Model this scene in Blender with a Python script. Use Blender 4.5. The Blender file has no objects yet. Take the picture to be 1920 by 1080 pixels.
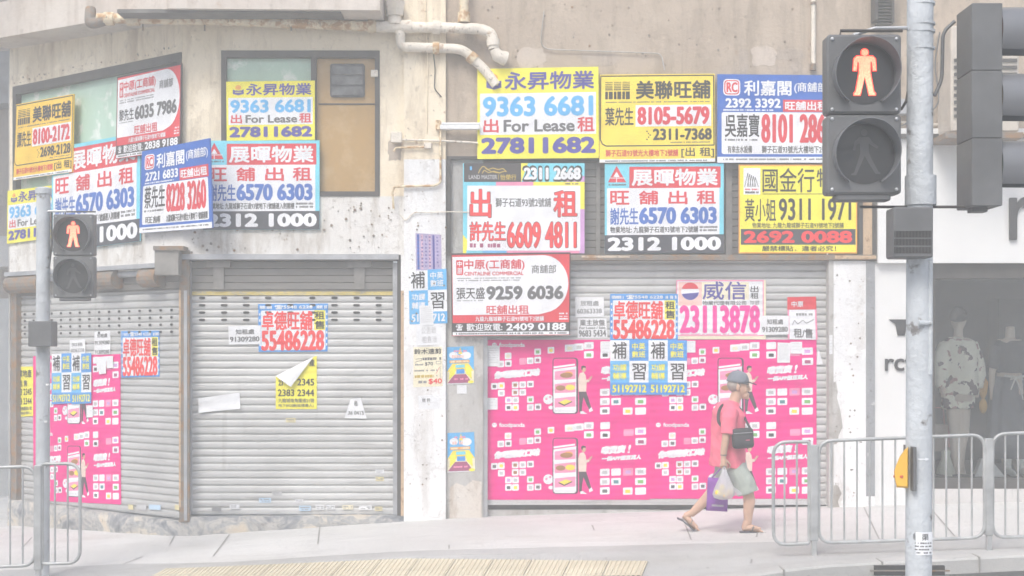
import bpy, bmesh, math, random
from mathutils import Vector, Matrix, noise as mnoise
random.seed(7)
R = math.radians
sc = bpy.context.scene
COL = sc.collection

# ------------------------------------------------------------------ camera, sky, sun, exposure
F = 2600.0                      # focal length in photo pixels (photo is 1920 wide)
HOR = 660.0                     # photo row of the horizon
CZ = 1.9                        # eye height
cam = bpy.data.objects.new('camera', bpy.data.cameras.new('camera')); COL.objects.link(cam); sc.camera = cam
cam.location = (0, 0, CZ); cam.rotation_euler = (R(90), 0, 0)
cam.data.sensor_width = 36; cam.data.lens = 36*F/1920; cam.data.shift_y = (HOR-540)/1920
cam.data.clip_end = 2000
world = bpy.data.worlds.new('World'); sc.world = world; world.use_nodes = True
wn = world.node_tree.nodes
sky = wn.new('ShaderNodeTexSky'); sky.sky_type = 'NISHITA'; sky.sun_disc = False
SUN_EL, SUN_AZ = 50, 206
sky.sun_elevation = R(SUN_EL); sky.sun_rotation = R(SUN_AZ); sky.dust_density = 3.0; sky.air_density = 1.0; sky.ozone_density = .35
world.node_tree.links.new(sky.outputs[0], wn['Background'].inputs[0])
wn['Background'].inputs[1].default_value = 0.15
sl = bpy.data.lights.new('sun', 'SUN'); sl.energy = 1.5; sl.angle = R(22); sl.color = (1, .995, .93)
sun = bpy.data.objects.new('sun', sl); COL.objects.link(sun)
d = Vector((math.sin(R(SUN_AZ))*math.cos(R(SUN_EL)), math.cos(R(SUN_AZ))*math.cos(R(SUN_EL)), math.sin(R(SUN_EL))))
sun.rotation_euler = d.to_track_quat('Z', 'Y').to_euler()
sc.view_settings.view_transform = 'Standard'; sc.view_settings.look = 'None'; sc.view_settings.gamma = 1
sc.view_settings.exposure = 1.07
HAZE = 0.0178

# ------------------------------------------------------------------ materials
MATS = {}
def nodes(name):
    m = bpy.data.materials.new(name); m.use_nodes = True
    nt = m.node_tree
    return m, nt, nt.nodes['Principled BSDF']
def N(nt, t, **kw):
    n = nt.nodes.new(t)
    for k, v in kw.items():
        if k in n.inputs: n.inputs[k].default_value = v
        else: setattr(n, k, v)
    return n
def coords(nt, sx=1, sy=1, sz=1):
    tc = N(nt, 'ShaderNodeTexCoord'); mp = N(nt, 'ShaderNodeMapping'); mp.inputs['Scale'].default_value = (sx, sy, sz)
    nt.links.new(tc.outputs['Object'], mp.inputs['Vector']); return mp.outputs['Vector']
def tnoise(nt, scale, detail=4, s=(1, 1, 1), rough=.55, lo=.4, hi=.6):
    n = N(nt, 'ShaderNodeTexNoise', Scale=scale, Detail=detail, Roughness=rough)
    nt.links.new(coords(nt, *s), n.inputs['Vector'])
    r = N(nt, 'ShaderNodeMapRange'); r.inputs['From Min'].default_value = lo; r.inputs['From Max'].default_value = hi
    nt.links.new(n.outputs['Fac'], r.inputs['Value']); return r.outputs['Result']
def mix(nt, fac, a, b, blend='MIX'):
    m = N(nt, 'ShaderNodeMix', data_type='RGBA', blend_type=blend)
    for k, v in (('Factor', fac), ('A', a), ('B', b)):
        i = [q for q in m.inputs if q.name == k and q.type == ('VALUE' if k == 'Factor' else 'RGBA')][0]
        if isinstance(v, (int, float)): i.default_value = v
        elif isinstance(v, tuple): i.default_value = (*v, 1)
        else: nt.links.new(v, i)
    return [o for o in m.outputs if o.type == 'RGBA'][0]
def mul(nt, a, k):
    m = N(nt, 'ShaderNodeMath', operation='MULTIPLY'); nt.links.new(a, m.inputs[0])
    if isinstance(k, (int, float)): m.inputs[1].default_value = k
    else: nt.links.new(k, m.inputs[1])
    return m.outputs[0]
def bump(nt, b, h, strength=.3, dist=.01):
    n = N(nt, 'ShaderNodeBump', Strength=strength, Distance=dist); nt.links.new(h, n.inputs['Height']); nt.links.new(n.outputs[0], b.inputs['Normal'])

def paint(name, col, rough=.55, var=.12, scale=6, metal=0, bmp=0, spec=.4):
    if name in MATS: return MATS[name]
    m, nt, b = nodes(name)
    f = tnoise(nt, scale, 5, lo=.35, hi=.65)
    c = mix(nt, f, tuple(max(0, x*(1-var)) for x in col), tuple(min(1, x*(1+var)) for x in col))
    nt.links.new(c, b.inputs['Base Color'])
    b.inputs['Roughness'].default_value = rough; b.inputs['Metallic'].default_value = metal
    b.inputs['Specular IOR Level'].default_value = spec
    if bmp: bump(nt, b, tnoise(nt, scale*6, 3, lo=.2, hi=.8), bmp, .005)
    MATS[name] = m; return m

def plaster(name, a, bcol, dirt, dirt_amt=.5, rust_amt=.5, speck=.6, grime_scale=(1, 1, .25)):
    """old painted wall: patches, runs of dirt, bolt holes and rust spots"""
    m, nt, b = nodes(name)
    c = mix(nt, tnoise(nt, 1.1, 6, lo=.38, hi=.62), a, bcol)
    c = mix(nt, mul(nt, tnoise(nt, 3.0, 8, s=grime_scale, rough=.68, lo=.50, hi=.68), min(1, dirt_amt*1.35)), c, dirt)
    c = mix(nt, mul(nt, tnoise(nt, 6.5, 6, s=(1, 1, .08), rough=.6, lo=.56, hi=.72), dirt_amt*.9), c, tuple(x*.85 for x in dirt))
    c = mix(nt, mul(nt, tnoise(nt, 9, 6, rough=.7, lo=.58, hi=.66), dirt_amt*.8), c, tuple(x*.75 for x in dirt))
    peel = tnoise(nt, 1.7, 10, rough=.68, lo=.60, hi=.612)
    c = mix(nt, mul(nt, peel, .55), c, tuple(x*1.1 for x in bcol))
    c = mix(nt, mul(nt, tnoise(nt, 26, 3, lo=.70, hi=.73), speck), c, (.07, .06, .05))
    rs = mul(nt, tnoise(nt, 7, 5, rough=.6, lo=.665, hi=.72), rust_amt)
    c = mix(nt, rs, c, (.33, .15, .045))
    v = N(nt, 'ShaderNodeTexVoronoi', feature='DISTANCE_TO_EDGE', Scale=1.1)
    nz = N(nt, 'ShaderNodeTexNoise', Scale=2.5, Detail=5)
    nt.links.new(coords(nt), nz.inputs['Vector'])
    va = N(nt, 'ShaderNodeVectorMath', operation='ADD'); nt.links.new(coords(nt), va.inputs[0]); nt.links.new(nz.outputs['Color'], va.inputs[1])
    nt.links.new(va.outputs[0], v.inputs['Vector'])
    mr = N(nt, 'ShaderNodeMapRange'); mr.inputs['From Min'].default_value = 0; mr.inputs['From Max'].default_value = .008; mr.inputs['To Min'].default_value = .28; mr.inputs['To Max'].default_value = 0
    nt.links.new(v.outputs['Distance'], mr.inputs['Value'])
    c = mix(nt, mr.outputs[0], c, (.16, .13, .1))
    nt.links.new(c, b.inputs['Base Color']); b.inputs['Roughness'].default_value = .85; b.inputs['Specular IOR Level'].default_value = .25
    bump(nt, b, tnoise(nt, 14, 8, rough=.7, lo=.2, hi=.8), .35, .02)
    MATS[name] = m; return m

def slatmetal(name, col, dirt=(.2, .19, .17), amt=.5):
    m, nt, b = nodes(name)
    c = mix(nt, tnoise(nt, 1.3, 4, lo=.35, hi=.65), tuple(x*.88 for x in col), tuple(min(1, x*1.08) for x in col))
    c = mix(nt, mul(nt, tnoise(nt, 5, 6, s=(.35, .35, 5), rough=.65, lo=.56, hi=.74), amt), c, dirt)
    c = mix(nt, mul(nt, tnoise(nt, 3, 6, s=(2.5, 2.5, .3), rough=.6, lo=.58, hi=.8), amt*.7), c, tuple(x*1.1 for x in dirt))
    c = mix(nt, mul(nt, tnoise(nt, 22, 4, s=(.5, .5, 2), lo=.66, hi=.72), amt*.8), c, (.12, .1, .09))
    nt.links.new(c, b.inputs['Base Color']); b.inputs['Roughness'].default_value = .5; b.inputs['Metallic'].default_value = .15
    MATS[name] = m; return m

def rusty(name, col, rust=(.30, .15, .05), lo=.5, hi=.62, sc_=9):
    m, nt, b = nodes(name)
    c = mix(nt, tnoise(nt, 5, 5), tuple(x*.85 for x in col), col)
    c = mix(nt, mul(nt, tnoise(nt, sc_, 8, rough=.7, lo=lo, hi=hi), .85), c, rust)
    c = mix(nt, mul(nt, tnoise(nt, sc_*2.6, 5, rough=.7, lo=.6, hi=.68), .8), c, (.08, .06, .05))
    nt.links.new(c, b.inputs['Base Color']); b.inputs['Roughness'].default_value = .75
    bump(nt, b, tnoise(nt, 30, 5), .4, .006); MATS[name] = m; return m

def stone(name):
    m, nt, b = nodes(name)
    n1 = N(nt, 'ShaderNodeTexNoise', Scale=1.0, Detail=9, Roughness=.62); n1.inputs['Distortion'].default_value = .8
    nt.links.new(coords(nt, 2.2, 2.2, 3.4), n1.inputs['Vector'])
    ramp = N(nt, 'ShaderNodeValToRGB'); e = ramp.color_ramp.elements
    e[0].position = .34; e[0].color = (.13, .145, .17, 1); e[1].position = .68; e[1].color = (.70, .60, .47, 1)
    for p, c in ((.42, (.25, .265, .295, 1)), (.49, (.52, .50, .47, 1)), (.53, (.31, .325, .345, 1)), (.60, (.62, .57, .50, 1))): e.new(p).color = c
    nt.links.new(n1.outputs['Fac'], ramp.inputs[0]); c = ramp.outputs[0]
    c = mix(nt, mul(nt, tnoise(nt, 16, 8, rough=.72, lo=.42, hi=.66), .35), c, (.56, .53, .48))
    c = mix(nt, mul(nt, tnoise(nt, 9, 6, rough=.7, lo=.58, hi=.66), .7), c, (.16, .165, .175))
    nt.links.new(c, b.inputs['Base Color']); b.inputs['Roughness'].default_value = .92
    bump(nt, b, tnoise(nt, 12, 8, rough=.7, lo=.1, hi=.9), .9, .04); MATS[name] = m; return m

def paving(name, a, bb, joint=None):
    m, nt, b = nodes(name)
    c = mix(nt, tnoise(nt, .55, 6, lo=.38, hi=.62), a, bb)
    c = mix(nt, mul(nt, tnoise(nt, 2.4, 8, s=(.5, 1.6, 1), rough=.7, lo=.52, hi=.72), .45), c, tuple(x*.72 for x in a))
    c = mix(nt, mul(nt, tnoise(nt, 60, 3, lo=.62, hi=.70), .45), c, tuple(x*.55 for x in a))
    c = mix(nt, mul(nt, tnoise(nt, 18, 2, lo=.70, hi=.71), .5), c, (.1, .1, .09))
    nz = N(nt, 'ShaderNodeTexNoise', Scale=1.6, Detail=6); nt.links.new(coords(nt), nz.inputs['Vector'])
    va = N(nt, 'ShaderNodeVectorMath', operation='MULTIPLY_ADD'); nt.links.new(nz.outputs['Color'], va.inputs[0]); va.inputs[1].default_value = (1.1, 1.1, 1.1); nt.links.new(coords(nt, .55, .8, .5), va.inputs[2])
    vv = N(nt, 'ShaderNodeTexVoronoi', feature='DISTANCE_TO_EDGE', Scale=1.0); nt.links.new(va.outputs[0], vv.inputs['Vector'])
    mr = N(nt, 'ShaderNodeMapRange'); mr.inputs['From Max'].default_value = .006; mr.inputs['To Min'].default_value = .4; mr.inputs['To Max'].default_value = 0
    nt.links.new(vv.outputs['Distance'], mr.inputs['Value']); c = mix(nt, mr.outputs[0], c, tuple(x*.5 for x in a))
    c = mix(nt, mul(nt, tnoise(nt, 1.0, 5, s=(.35, 1.2, 1), rough=.6, lo=.5, hi=.66), .35), c, tuple(x*q for x, q in zip(a, (.78, .74, .69))))
    nt.links.new(c, b.inputs['Base Color']); b.inputs['Roughness'].default_value = .88
    bump(nt, b, tnoise(nt, 70, 4, lo=.2, hi=.8), .3, .006); MATS[name] = m; return m

def inkpaper(name, col, wave=0.0, rough=.5, var=.09):
    """printed board or paper, faded a little, wave: dents of the slats below"""
    if name in MATS: return MATS[name]
    m, nt, b = nodes(name)
    c = mix(nt, tnoise(nt, 3.5, 6, lo=.35, hi=.65), tuple(x*(1-var) for x in col), tuple(min(1, x*(1+var)+.004) for x in col))
    nt.links.new(c, b.inputs['Base Color']); b.inputs['Roughness'].default_value = rough; b.inputs['Specular IOR Level'].default_value = .35
    if wave:
        w = N(nt, 'ShaderNodeTexWave', wave_type='BANDS', bands_direction='Z', Scale=3.93, Distortion=.6); w.inputs['Detail'].default_value = 1
        nt.links.new(coords(nt), w.inputs['Vector'])
        ad = N(nt, 'ShaderNodeMath', operation='ADD'); nt.links.new(w.outputs['Fac'], ad.inputs[0]); nt.links.new(tnoise(nt, 5, 5, lo=0, hi=1), ad.inputs[1])
        bump(nt, b, ad.outputs[0], wave, .012)
    MATS[name] = m; return m

CLR = dict(
    yellow=(.86, .78, .06), gold=(.88, .68, .07), amber=(.85, .55, .04), white=(.78, .79, .82), paper=(.76, .77, .79), cream=(.80, .74, .55),
    red=(.66, .035, .055), brightred=(.78, .04, .045), blue=(.02, .12, .48), midblue=(.05, .28, .68), sky=(.10, .42, .76), cyan=(.18, .62, .76),
    indigo=(.075, .065, .33), lettblue=(.05, .15, .50), ink=(.022, .022, .025), grey=(.12, .12, .125), midgrey=(.25, .25, .26), slate=(.055, .06, .075),
    magenta=(.80, .035, .32), hot=(.78, .008, .235), lilac=(.60, .32, .62), palepink=(.80, .52, .47), rose=(.82, .28, .45), gilt=(.55, .40, .07),
    darkbox=(.055, .05, .052), brown=(.36, .17, .06), skin=(.62, .38, .26), pants=(.07, .05, .065), coat=(.74, .58, .50), green=(.18, .42, .12),
    teal=(.06, .22, .24), orange=(.80, .36, .06), violet=(.25, .10, .30), lightgrey=(.5, .5, .51), maroon=(.36, .07, .17), purpleedge=(.16, .06, .18),
    palelilac=(.42, .36, .55), stripe=(.62, .40, .50), straw=(.68, .60, .34), faded=(.46, .60, .74))
def ink(c, wave=0): return inkpaper('print_%s%s' % (c, '_dented' if wave else ''), CLR[c], wave)

M_beige = plaster('aged_beige_wall', (.78, .68, .52), (.86, .77, .62), (.42, .33, .235), .5, .55, .75)
M_upper = plaster('upper_concrete_wall', (.43, .355, .285), (.50, .42, .34), (.24, .195, .145), .5, .25, .7)
M_white = plaster('old_white_wall', (.68, .66, .63), (.76, .75, .73), (.36, .31, .25), .55, .9, .9)
M_col = plaster('white_column_paint', (.76, .765, .775), (.84, .84, .845), (.50, .46, .42), .38, .35, .6)
M_greyw = plaster('grey_render', (.42, .41, .40), (.52, .51, .49), (.25, .22, .19), .6, .5, .6)
M_soffit = plaster('soffit_paint', (.56, .50, .45), (.62, .57, .52), (.38, .32, .27), .5, .3, .4)
M_slat = slatmetal('shutter_metal', (.55, .55, .545), amt=.6)
M_slat2 = slatmetal('shutter_metal_dull', (.52, .52, .515), amt=.6)
M_galv = paint('galvanised_steel', (.42, .43, .45), .42, .14, 5, .35)
M_railp = paint('railing_steel', (.44, .45, .455), .45, .18, 6, .2)
M_pole = rusty('pole_grey_paint', (.53, .56, .59), (.47, .48, .48), lo=.64, hi=.80, sc_=3)
M_frame = paint('dark_window_frame', (.06, .056, .052), .5, .2, 5)
M_black = paint('hazed_black_plastic', (.12, .122, .126), .5, .15, 4, spec=.5)  # black raised to grey, with haze put into the colour
M_dark = paint('dark_void', (.03, .03, .03), .9, .2, 4)
M_rust = rusty('rusty_pipe_paint', (.80, .69, .50), (.42, .21, .06), lo=.47, hi=.57)
M_pipe = rusty('white_pipe_paint', (.78, .72, .63), lo=.58, hi=.70)
M_rustdark = rusty('rusted_steel', (.22, .20, .18), lo=.45, hi=.62)
M_tan = rusty('tan_post_paint', (.58, .42, .27), lo=.56, hi=.66)
M_stone = stone('rubble_stone')
M_pave = paving('pavement_concrete', (.40, .40, .395), (.48, .48, .475))
M_apron = paving('apron_concrete', (.55, .545, .535), (.64, .635, .625))
M_kerb = paving('kerb_granite', (.42, .42, .41), (.52, .51, .50))
M_road = paving('road_asphalt', (.06, .06, .06), (.075, .075, .073))
M_tact = paving('tactile_yellow', (.60, .54, .41), (.68, .62, .48))

# ------------------------------------------------------------------ object helpers
WL = {}
def thing(name, label, cat, loc=(0, 0, 0), group=None):
    o = bpy.data.objects.new(name, None); COL.objects.link(o); o.empty_display_size = .1
    o.location = loc; o['label'] = label; o['category'] = cat
    if group: o['group'] = group
    WL[o] = Vector(loc); return o
def tag(o, label, cat, group=None):
    o['label'] = label; o['category'] = cat
    if group: o['group'] = group
    return o
def structure(o): o['kind'] = 'structure'; return o
class MB:
    def __init__(s): s.v = []; s.f = []; s.m = []; s.mats = []
    def mi(s, m):
        if m not in s.mats: s.mats.append(m)
        return s.mats.index(m)
    def add(s, vs, fs, m):
        b = len(s.v); s.v += [Vector(v) for v in vs]; k = s.mi(m)
        for f in fs: s.f.append([b+i for i in f]); s.m.append(k)
    def box(s, x0, y0, z0, x1, y1, z1, m, M=None):
        v = [Vector((x, y, z)) for x in (x0, x1) for y in (y0, y1) for z in (z0, z1)]
        if M: v = [M @ q for q in v]
        s.add(v, [(0, 1, 3, 2), (4, 6, 7, 5), (0, 4, 5, 1), (2, 3, 7, 6), (0, 2, 6, 4), (1, 5, 7, 3)], m)
    def rbox(s, x0, y0, z0, x1, y1, z1, m, r=.01, M=None, seg=3):
        """box with rounded vertical-plane outline (x,z) and chamfered front"""
        r = min(r, abs(x1-x0)/2.01, abs(z1-z0)/2.01)
        def ring(ins, y):
            p = []
            for cx, cz, a0 in ((x1-r, z1-r, 0), (x0+r, z1-r, 90), (x0+r, z0+r, 180), (x1-r, z0+r, 270)):
                for k in range(seg+1):
                    a = R(a0+90*k/seg); rr = max(r-ins, .0005)
                    p.append(Vector((cx+rr*math.cos(a), y, cz+rr*math.sin(a))))
            return p
        ch = min(r*.6, abs(y1-y0)*.3)
        rings = [ring(ch, y0), ring(0, y0+ch), ring(0, y1-ch), ring(ch, y1)]
        n = len(rings[0]); v = [q for g in rings for q in g]
        if M: v = [M @ q for q in v]
        f = [(i*n+j, i*n+(j+1) % n, (i+1)*n+(j+1) % n, (i+1)*n+j) for i in range(3) for j in range(n)]
        f += [tuple(range(n))[::-1], tuple(range(3*n, 4*n))]
        s.add(v, f, m)
    def tube(s, pts, r, m, n=10, caps=True, closed=False):
        pts = [Vector(p) for p in pts]; rs = r if isinstance(r, (list, tuple)) else [r]*len(pts)
        v = []; L = len(pts); up = None
        for i, p in enumerate(pts):
            if closed: t = (pts[(i+1) % L]-pts[i-1]).normalized()
            else: t = (pts[min(i+1, L-1)]-pts[max(i-1, 0)]).normalized()
            if up is None:
                up = t.orthogonal().normalized()
            up = (up-t*up.dot(t)).normalized(); w = t.cross(up)
            ri = rs[i]; ra, rb = ri if isinstance(ri, tuple) else (ri, ri)
            for k in range(n):
                a = 2*math.pi*k/n; v.append(p+up*math.cos(a)*ra+w*math.sin(a)*rb)
        f = [(i*n+j, i*n+(j+1) % n, (i+1)*n+(j+1) % n, (i+1)*n+j) for i in range(L-1) for j in range(n)]
        if closed: f += [((L-1)*n+j, (L-1)*n+(j+1) % n, (j+1) % n, j) for j in range(n)]
        elif caps: f += [tuple(range(n))[::-1], tuple(range((L-1)*n, L*n))]
        s.add(v, f, m)
    def loft(s, rings, m, caps=True):
        n = len(rings[0]); v = [q for g in rings for q in g]
        f = [(i*n+j, i*n+(j+1) % n, (i+1)*n+(j+1) % n, (i+1)*n+j) for i in range(len(rings)-1) for j in range(n)]
        if caps: f += [tuple(range(n))[::-1], tuple(range((len(rings)-1)*n, len(rings)*n))]
        s.add(v, f, m)
    def ball(s, c, r, m, n=14, k=10, M=None):
        c = Vector(c); rx, ry, rz = r if isinstance(r, (tuple, list)) else (r, r, r)
        v = [Vector((0, 0, rz))]
        for i in range(1, k):
            t = math.pi*i/k
            for j in range(n):
                a = 2*math.pi*j/n; v.append(Vector((rx*math.sin(t)*math.cos(a), ry*math.sin(t)*math.sin(a), rz*math.cos(t))))
        v.append(Vector((0, 0, -rz)))
        if M: v = [M @ q for q in v]
        v = [c+q for q in v]
        f = [(0, 1+j, 1+(j+1) % n) for j in range(n)]
        f += [(1+i*n+j, 1+(i+1)*n+j, 1+(i+1)*n+(j+1) % n, 1+i*n+(j+1) % n) for i in range(k-2) for j in range(n)]
        f += [(1+(k-2)*n+(j+1) % n, 1+(k-2)*n+j, len(v)-1) for j in range(n)]
        s.add(v, f, m)
    def build(s, name, parent=None, smooth=False, loc=None):
        me = bpy.data.meshes.new(name)
        base = WL[parent] if parent else (Vector(loc) if loc else Vector((0, 0, 0)))
        me.from_pydata([v-base for v in s.v], [], s.f)
        for m in s.mats: me.materials.append(m)
        me.polygons.foreach_set('material_index', s.m)
        if smooth: me.polygons.foreach_set('use_smooth', [True]*len(s.f))
        me.update()
        o = bpy.data.objects.new(name, me); COL.objects.link(o)
        if parent: o.parent = parent
        else: o.location = base
        WL[o] = base
        return o
def smooth_angle(o, deg=40):
    bm = bmesh.new(); bm.from_mesh(o.data)
    bmesh.ops.recalc_face_normals(bm, faces=bm.faces)
    for e in bm.edges:
        e.smooth = not (len(e.link_faces) == 2 and e.calc_face_angle(0) > R(deg))
    for f in bm.faces: f.smooth = True
    bm.to_mesh(o.data); bm.free(); return o

# ------------------------------------------------------------------ planes of the facade (photo pixel -> place on a wall)
class Plane:
    def __init__(s, O, Rt): s.O = Vector(O); s.R = Vector(Rt).normalized(); s.Nn = s.R.cross(Vector((0, 0, 1))).normalized()
    def hit(s, px, py, n=0.0):                     # pixel -> world point on the plane pushed out by n
        d = Vector(((px-960)/F, 1, -(py-HOR)/F)); o = Vector((0, 0, CZ)); q = s.O+s.Nn*n
        t = (q-o).dot(s.Nn)/d.dot(s.Nn); return o+d*t
    def rz(s, px, py, n=0.0):
        p = s.hit(px, py, n); return (p-s.O).dot(s.R), p.z
    def at(s, r, n, z): return s.O+s.R*r+s.Nn*n+Vector((0, 0, z))
    def box(s, mb, r0, n0, z0, r1, n1, z1, m):
        v = [s.at(r, n, z) for r in (r0, r1) for n in (n0, n1) for z in (z0, z1)]
        mb.add(v, [(0, 1, 3, 2), (4, 6, 7, 5), (0, 4, 5, 1), (2, 3, 7, 6), (0, 2, 6, 4), (1, 5, 7, 3)], m)
YW = 16.0
B = Plane((0, YW, 0), (1, 0, 0))
XC = (343-960)*YW/F
A = Plane((XC, YW, 0), (1.285, -1, 0))
S16 = YW/F
def X(px, Y=YW): return (px-960)*Y/F
def Z(py, Y=YW): return CZ-(py-HOR)*Y/F
def fb(mb, px0, py0, px1, py1, n0, n1, m):         # box on the front wall from pixel corners
    B.box(mb, X(px0), n0, Z(py1), X(px1), n1, Z(py0), m)

# ------------------------------------------------------------------ ground
def g(x):
    x = max(-14, min(14, x))
    return -.03+.068*(x+1) if x < -1 else -.03+.03*(x+1)
def gz(x, y): return g(x)-.02*(16-y)
FE = [(-16, 14.0), (-8, 13.4), (-4, 13.08), (-3, 12.75), (-1, 12.42), (1, 12.33), (2.2, 12.22), (3.2, 12.35), (4.5, 12.5), (8, 12.7), (16, 13.2)]
def fe(x):
    for (a, ya), (b, yb) in zip(FE, FE[1:]):
        if a <= x <= b: return ya+(yb-ya)*(x-a)/(b-a)
    return FE[-1][1] if x > 0 else FE[0][1]
def drop(x):                                        # kerb is let down at the crossing
    t = min(max((x+3.7)/.7, 0), 1)*min(max((2.6-x)/.9, 0), 1); return .10*t
mb = MB()
xs = [-16+.4*i for i in range(81)]; rows = [0, .25, .5, .8]
vs = []
for x in xs:
    f0 = fe(x)+.22
    for k in rows: vs.append((x, f0+k, gz(x, f0+k)-drop(x)*max(0, 1-k/.8)))
    yb_ = max(13.75-.035*x, f0+.9); vs.append((x, yb_, gz(x, yb_)))
n = 5
mb.add(vs, [(i*n+j, (i+1)*n+j, (i+1)*n+j+1, i*n+j+1) for i in range(80) for j in range(n-1)], M_pave)
vs = []
for x in xs:
    for y in (max(13.75-.035*x, fe(x)+1.12), 15.4, 16.3, 22): vs.append((x, y, gz(x, y)))
n = 4
mb.add(vs, [(i*n+j, (i+1)*n+j, (i+1)*n+j+1, i*n+j+1) for i in range(80) for j in range(n-1)], M_apron)
structure(mb.build('pavement'))
mb = MB()                                           # cuts between the concrete bays, a hair above the slab
M_joint = paint('joint_filler', (.30, .29, .28), .9)
for px0, py0, px1, py1 in ((1110, 985, 1136, 1042), (150, 1024, 842, 1021), (842, 1021, 1420, 1012), (600, 985, 596, 1021), (330, 1000, 318, 1022), (1280, 972, 1296, 1013), (60, 1008, 40, 1030), (1740, 948, 1790, 1006), (1620, 952, 1650, 1015), (842, 1022, 842, 1046), (232, 1058, 268, 1044), (1420, 1000, 1408, 1050), (430, 1003, 400, 1043)):
    def gp(px, py):
        y = 14.0
        for _ in range(30): y = (CZ-gz((px-960)*y/F, y))*F/(py-HOR)
        x = (px-960)*y/F; return Vector((x, y, gz(x, y)-drop(x)*max(0, 1-max(0, y-fe(x)-.22)/.8)+.005))
    a, b = gp(px0, py0), gp(px1, py1); w = Vector((.008, 0, 0))
    mb.add([a-w, b-w, b+w, a+w], [(0, 1, 2, 3)], M_joint)
structure(mb.build('pavement_joints'))
mb = MB(); vs = []
for i, x in enumerate(xs):                           # kerb stones, one run
    f0 = fe(x); zt = gz(x, f0)-drop(x)
    vs += [(x, f0+.22, zt+.004), (x, f0+.02, zt), (x, f0, zt-.02), (x, f0-.01, zt-.26), (x, f0+.22, zt-.26)]
n = 5
mb.add(vs, [(i*n+j, (i+1)*n+j, (i+1)*n+(j+1) % n, i*n+(j+1) % n) for i in range(80) for j in range(n)], M_kerb)
structure(mb.build('kerb', smooth=False))
mb = MB()
for x in [-15.6+.9*i for i in range(34)]:            # joints between kerb stones
    f0 = fe(x); zt = gz(x, f0)-drop(x)
    mb.box(x-.006, f0-.014, zt-.2, x+.006, f0+.2, zt+.006, M_joint)
structure(mb.build('kerb_joints'))
mb = MB(); vs = []
gx = [-400, -60, -16]+[-14+i for i in range(29)]+[16, 60, 400]
gy = [-400, -60, 6.9, 9.0, 11, 12, 13, 14.2, 60, 500]
for x in gx:
    for y in gy: vs.append((x, y, gz(x, 12.5)-.14-.004*(12.5-min(max(y, 6), 14)) if -300 < y < 60 else -.4))
n = len(gy)
mb.add(vs, [(i*n+j, (i+1)*n+j, (i+1)*n+j+1, i*n+j+1) for i in range(len(gx)-1) for j in range(n-1)], M_road)
structure(mb.build('road'))
mb = MB(); vs = []                                   # refuge island / near pavement where the big pole stands
for x in xs:
    vs += [(x, -4, g(x)-.06), (x, 7.6, g(x)-.06), (x, 7.62, g(x)-.4)]
mb.add(vs, [(i*3+j, (i+1)*3+j, (i+1)*3+j+1, i*3+j+1) for i in range(80) for j in range(2)], M_pave)
structure(mb.build('near_pavement'))
# tactile paving: slabs with ribs along the dropped kerb
mb = MB()
xa, xb = -3.42, 1.28; nt_ = 13
for i in range(nt_):
    x0 = xa+(xb-xa)*i/nt_; x1 = xa+(xb-xa)*(i+1)/nt_-.008
    def tz(x, y): return gz(x, y)-drop(x)*max(0, 1-max(0, y-fe(x)-.22)/.8)
    def back(x): return 13.72+(12.98-13.72)*(x-xa)/(xb-xa)
    def front(x): return fe(x)+.23
    for kx in range(8):
        u0 = x0+(x1-x0)*kx/8; u1 = x0+(x1-x0)*(kx+1)/8; um = u0+(u1-u0)*.55
        for (p, q, h) in ((u0, um, .013), (um, u1, .007)):
            sk = .10
            mb.add([(p-sk, front(p), tz(p, front(p))+h), (q-sk, front(q), tz(q, front(q))+h), (q, back(q), tz(q, back(q))+h), (p, back(p), tz(p, back(p))+h)], [(0, 1, 2, 3)], M_tact)
            mb.add([(q-sk, front(q), tz(q, front(q))+.007), (q-sk, front(q), tz(q, front(q))+.013), (q, back(q), tz(q, back(q))+.013), (q, back(q), tz(q, back(q))+.007)], [(0, 1, 2, 3)], M_tact)
structure(mb.build('tactile_paving'))
# drain inlet in the kerb
dg = thing('kerb_drain', 'dark slotted drain inlet cut into the kerb behind the thick signal pole', 'drain', (3.0, 12.33, gz(3, 12.3)-.2))
mb = MB(); zt = gz(3.5, 12.37)
mb.box(3.22, 12.30, zt-.115, 3.84, 12.345, zt-.03, M_dark); o = mb.build('opening', dg)
mb = MB(); mb.box(3.18, 12.285, zt-.15, 3.88, 12.325, zt-.12, M_kerb); mb.box(3.18, 12.285, zt-.078, 3.88, 12.31, zt-.066, M_rustdark); mb.build('grate', dg)

# ------------------------------------------------------------------ the old corner building
bld = thing('corner_building', 'weathered beige corner building with shut roller shutters and rented out signs', 'building', (XC, YW, -.3))
WT = -260
mb = MB()                                           # front wall between corner and column
fb(mb, 343, WT, 758, 95, -.3, 0, M_beige); fb(mb, 343, 95, 415, 368, -.3, 0, M_beige); fb(mb, 712, 95, 758, 368, -.3, 0, M_beige)
mb.build('wall', bld)
mb = MB(); fb(mb, 343, 368, 758, 478, -.3, 0, M_white); mb.build('wall', bld)
mb = MB(); fb(mb, 836, WT, 1642, 300, -.3, 0, M_upper); mb.build('wall', bld)
mb = MB(); fb(mb, 836, 300, 906, 985, -.3, 0, M_greyw); mb.build('wall', bld)
mb = MB(); fb(mb, 758, 300, 836, 1000, -.3, .06, M_col); fb(mb, 758, WT, 836, 300, -.3, .06, M_beige); mb.build('column', bld)
mb = MB(); fb(mb, 1558, 490, 1623, 985, -.3, .02, M_col); mb.build('column', bld)
mb = MB(); pts = [(1558, 716), (1567, 716), (1570, 735), (1568, 745), (1575, 770), (1579, 800), (1572, 815), (1569, 830), (1562, 834), (1558, 838)]
mb.add([B.at(X(a), .023, Z(b)) for a, b in pts], [tuple(range(len(pts)))[::-1]], M_greyw); mb.build('bare_patch', bld)
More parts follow.
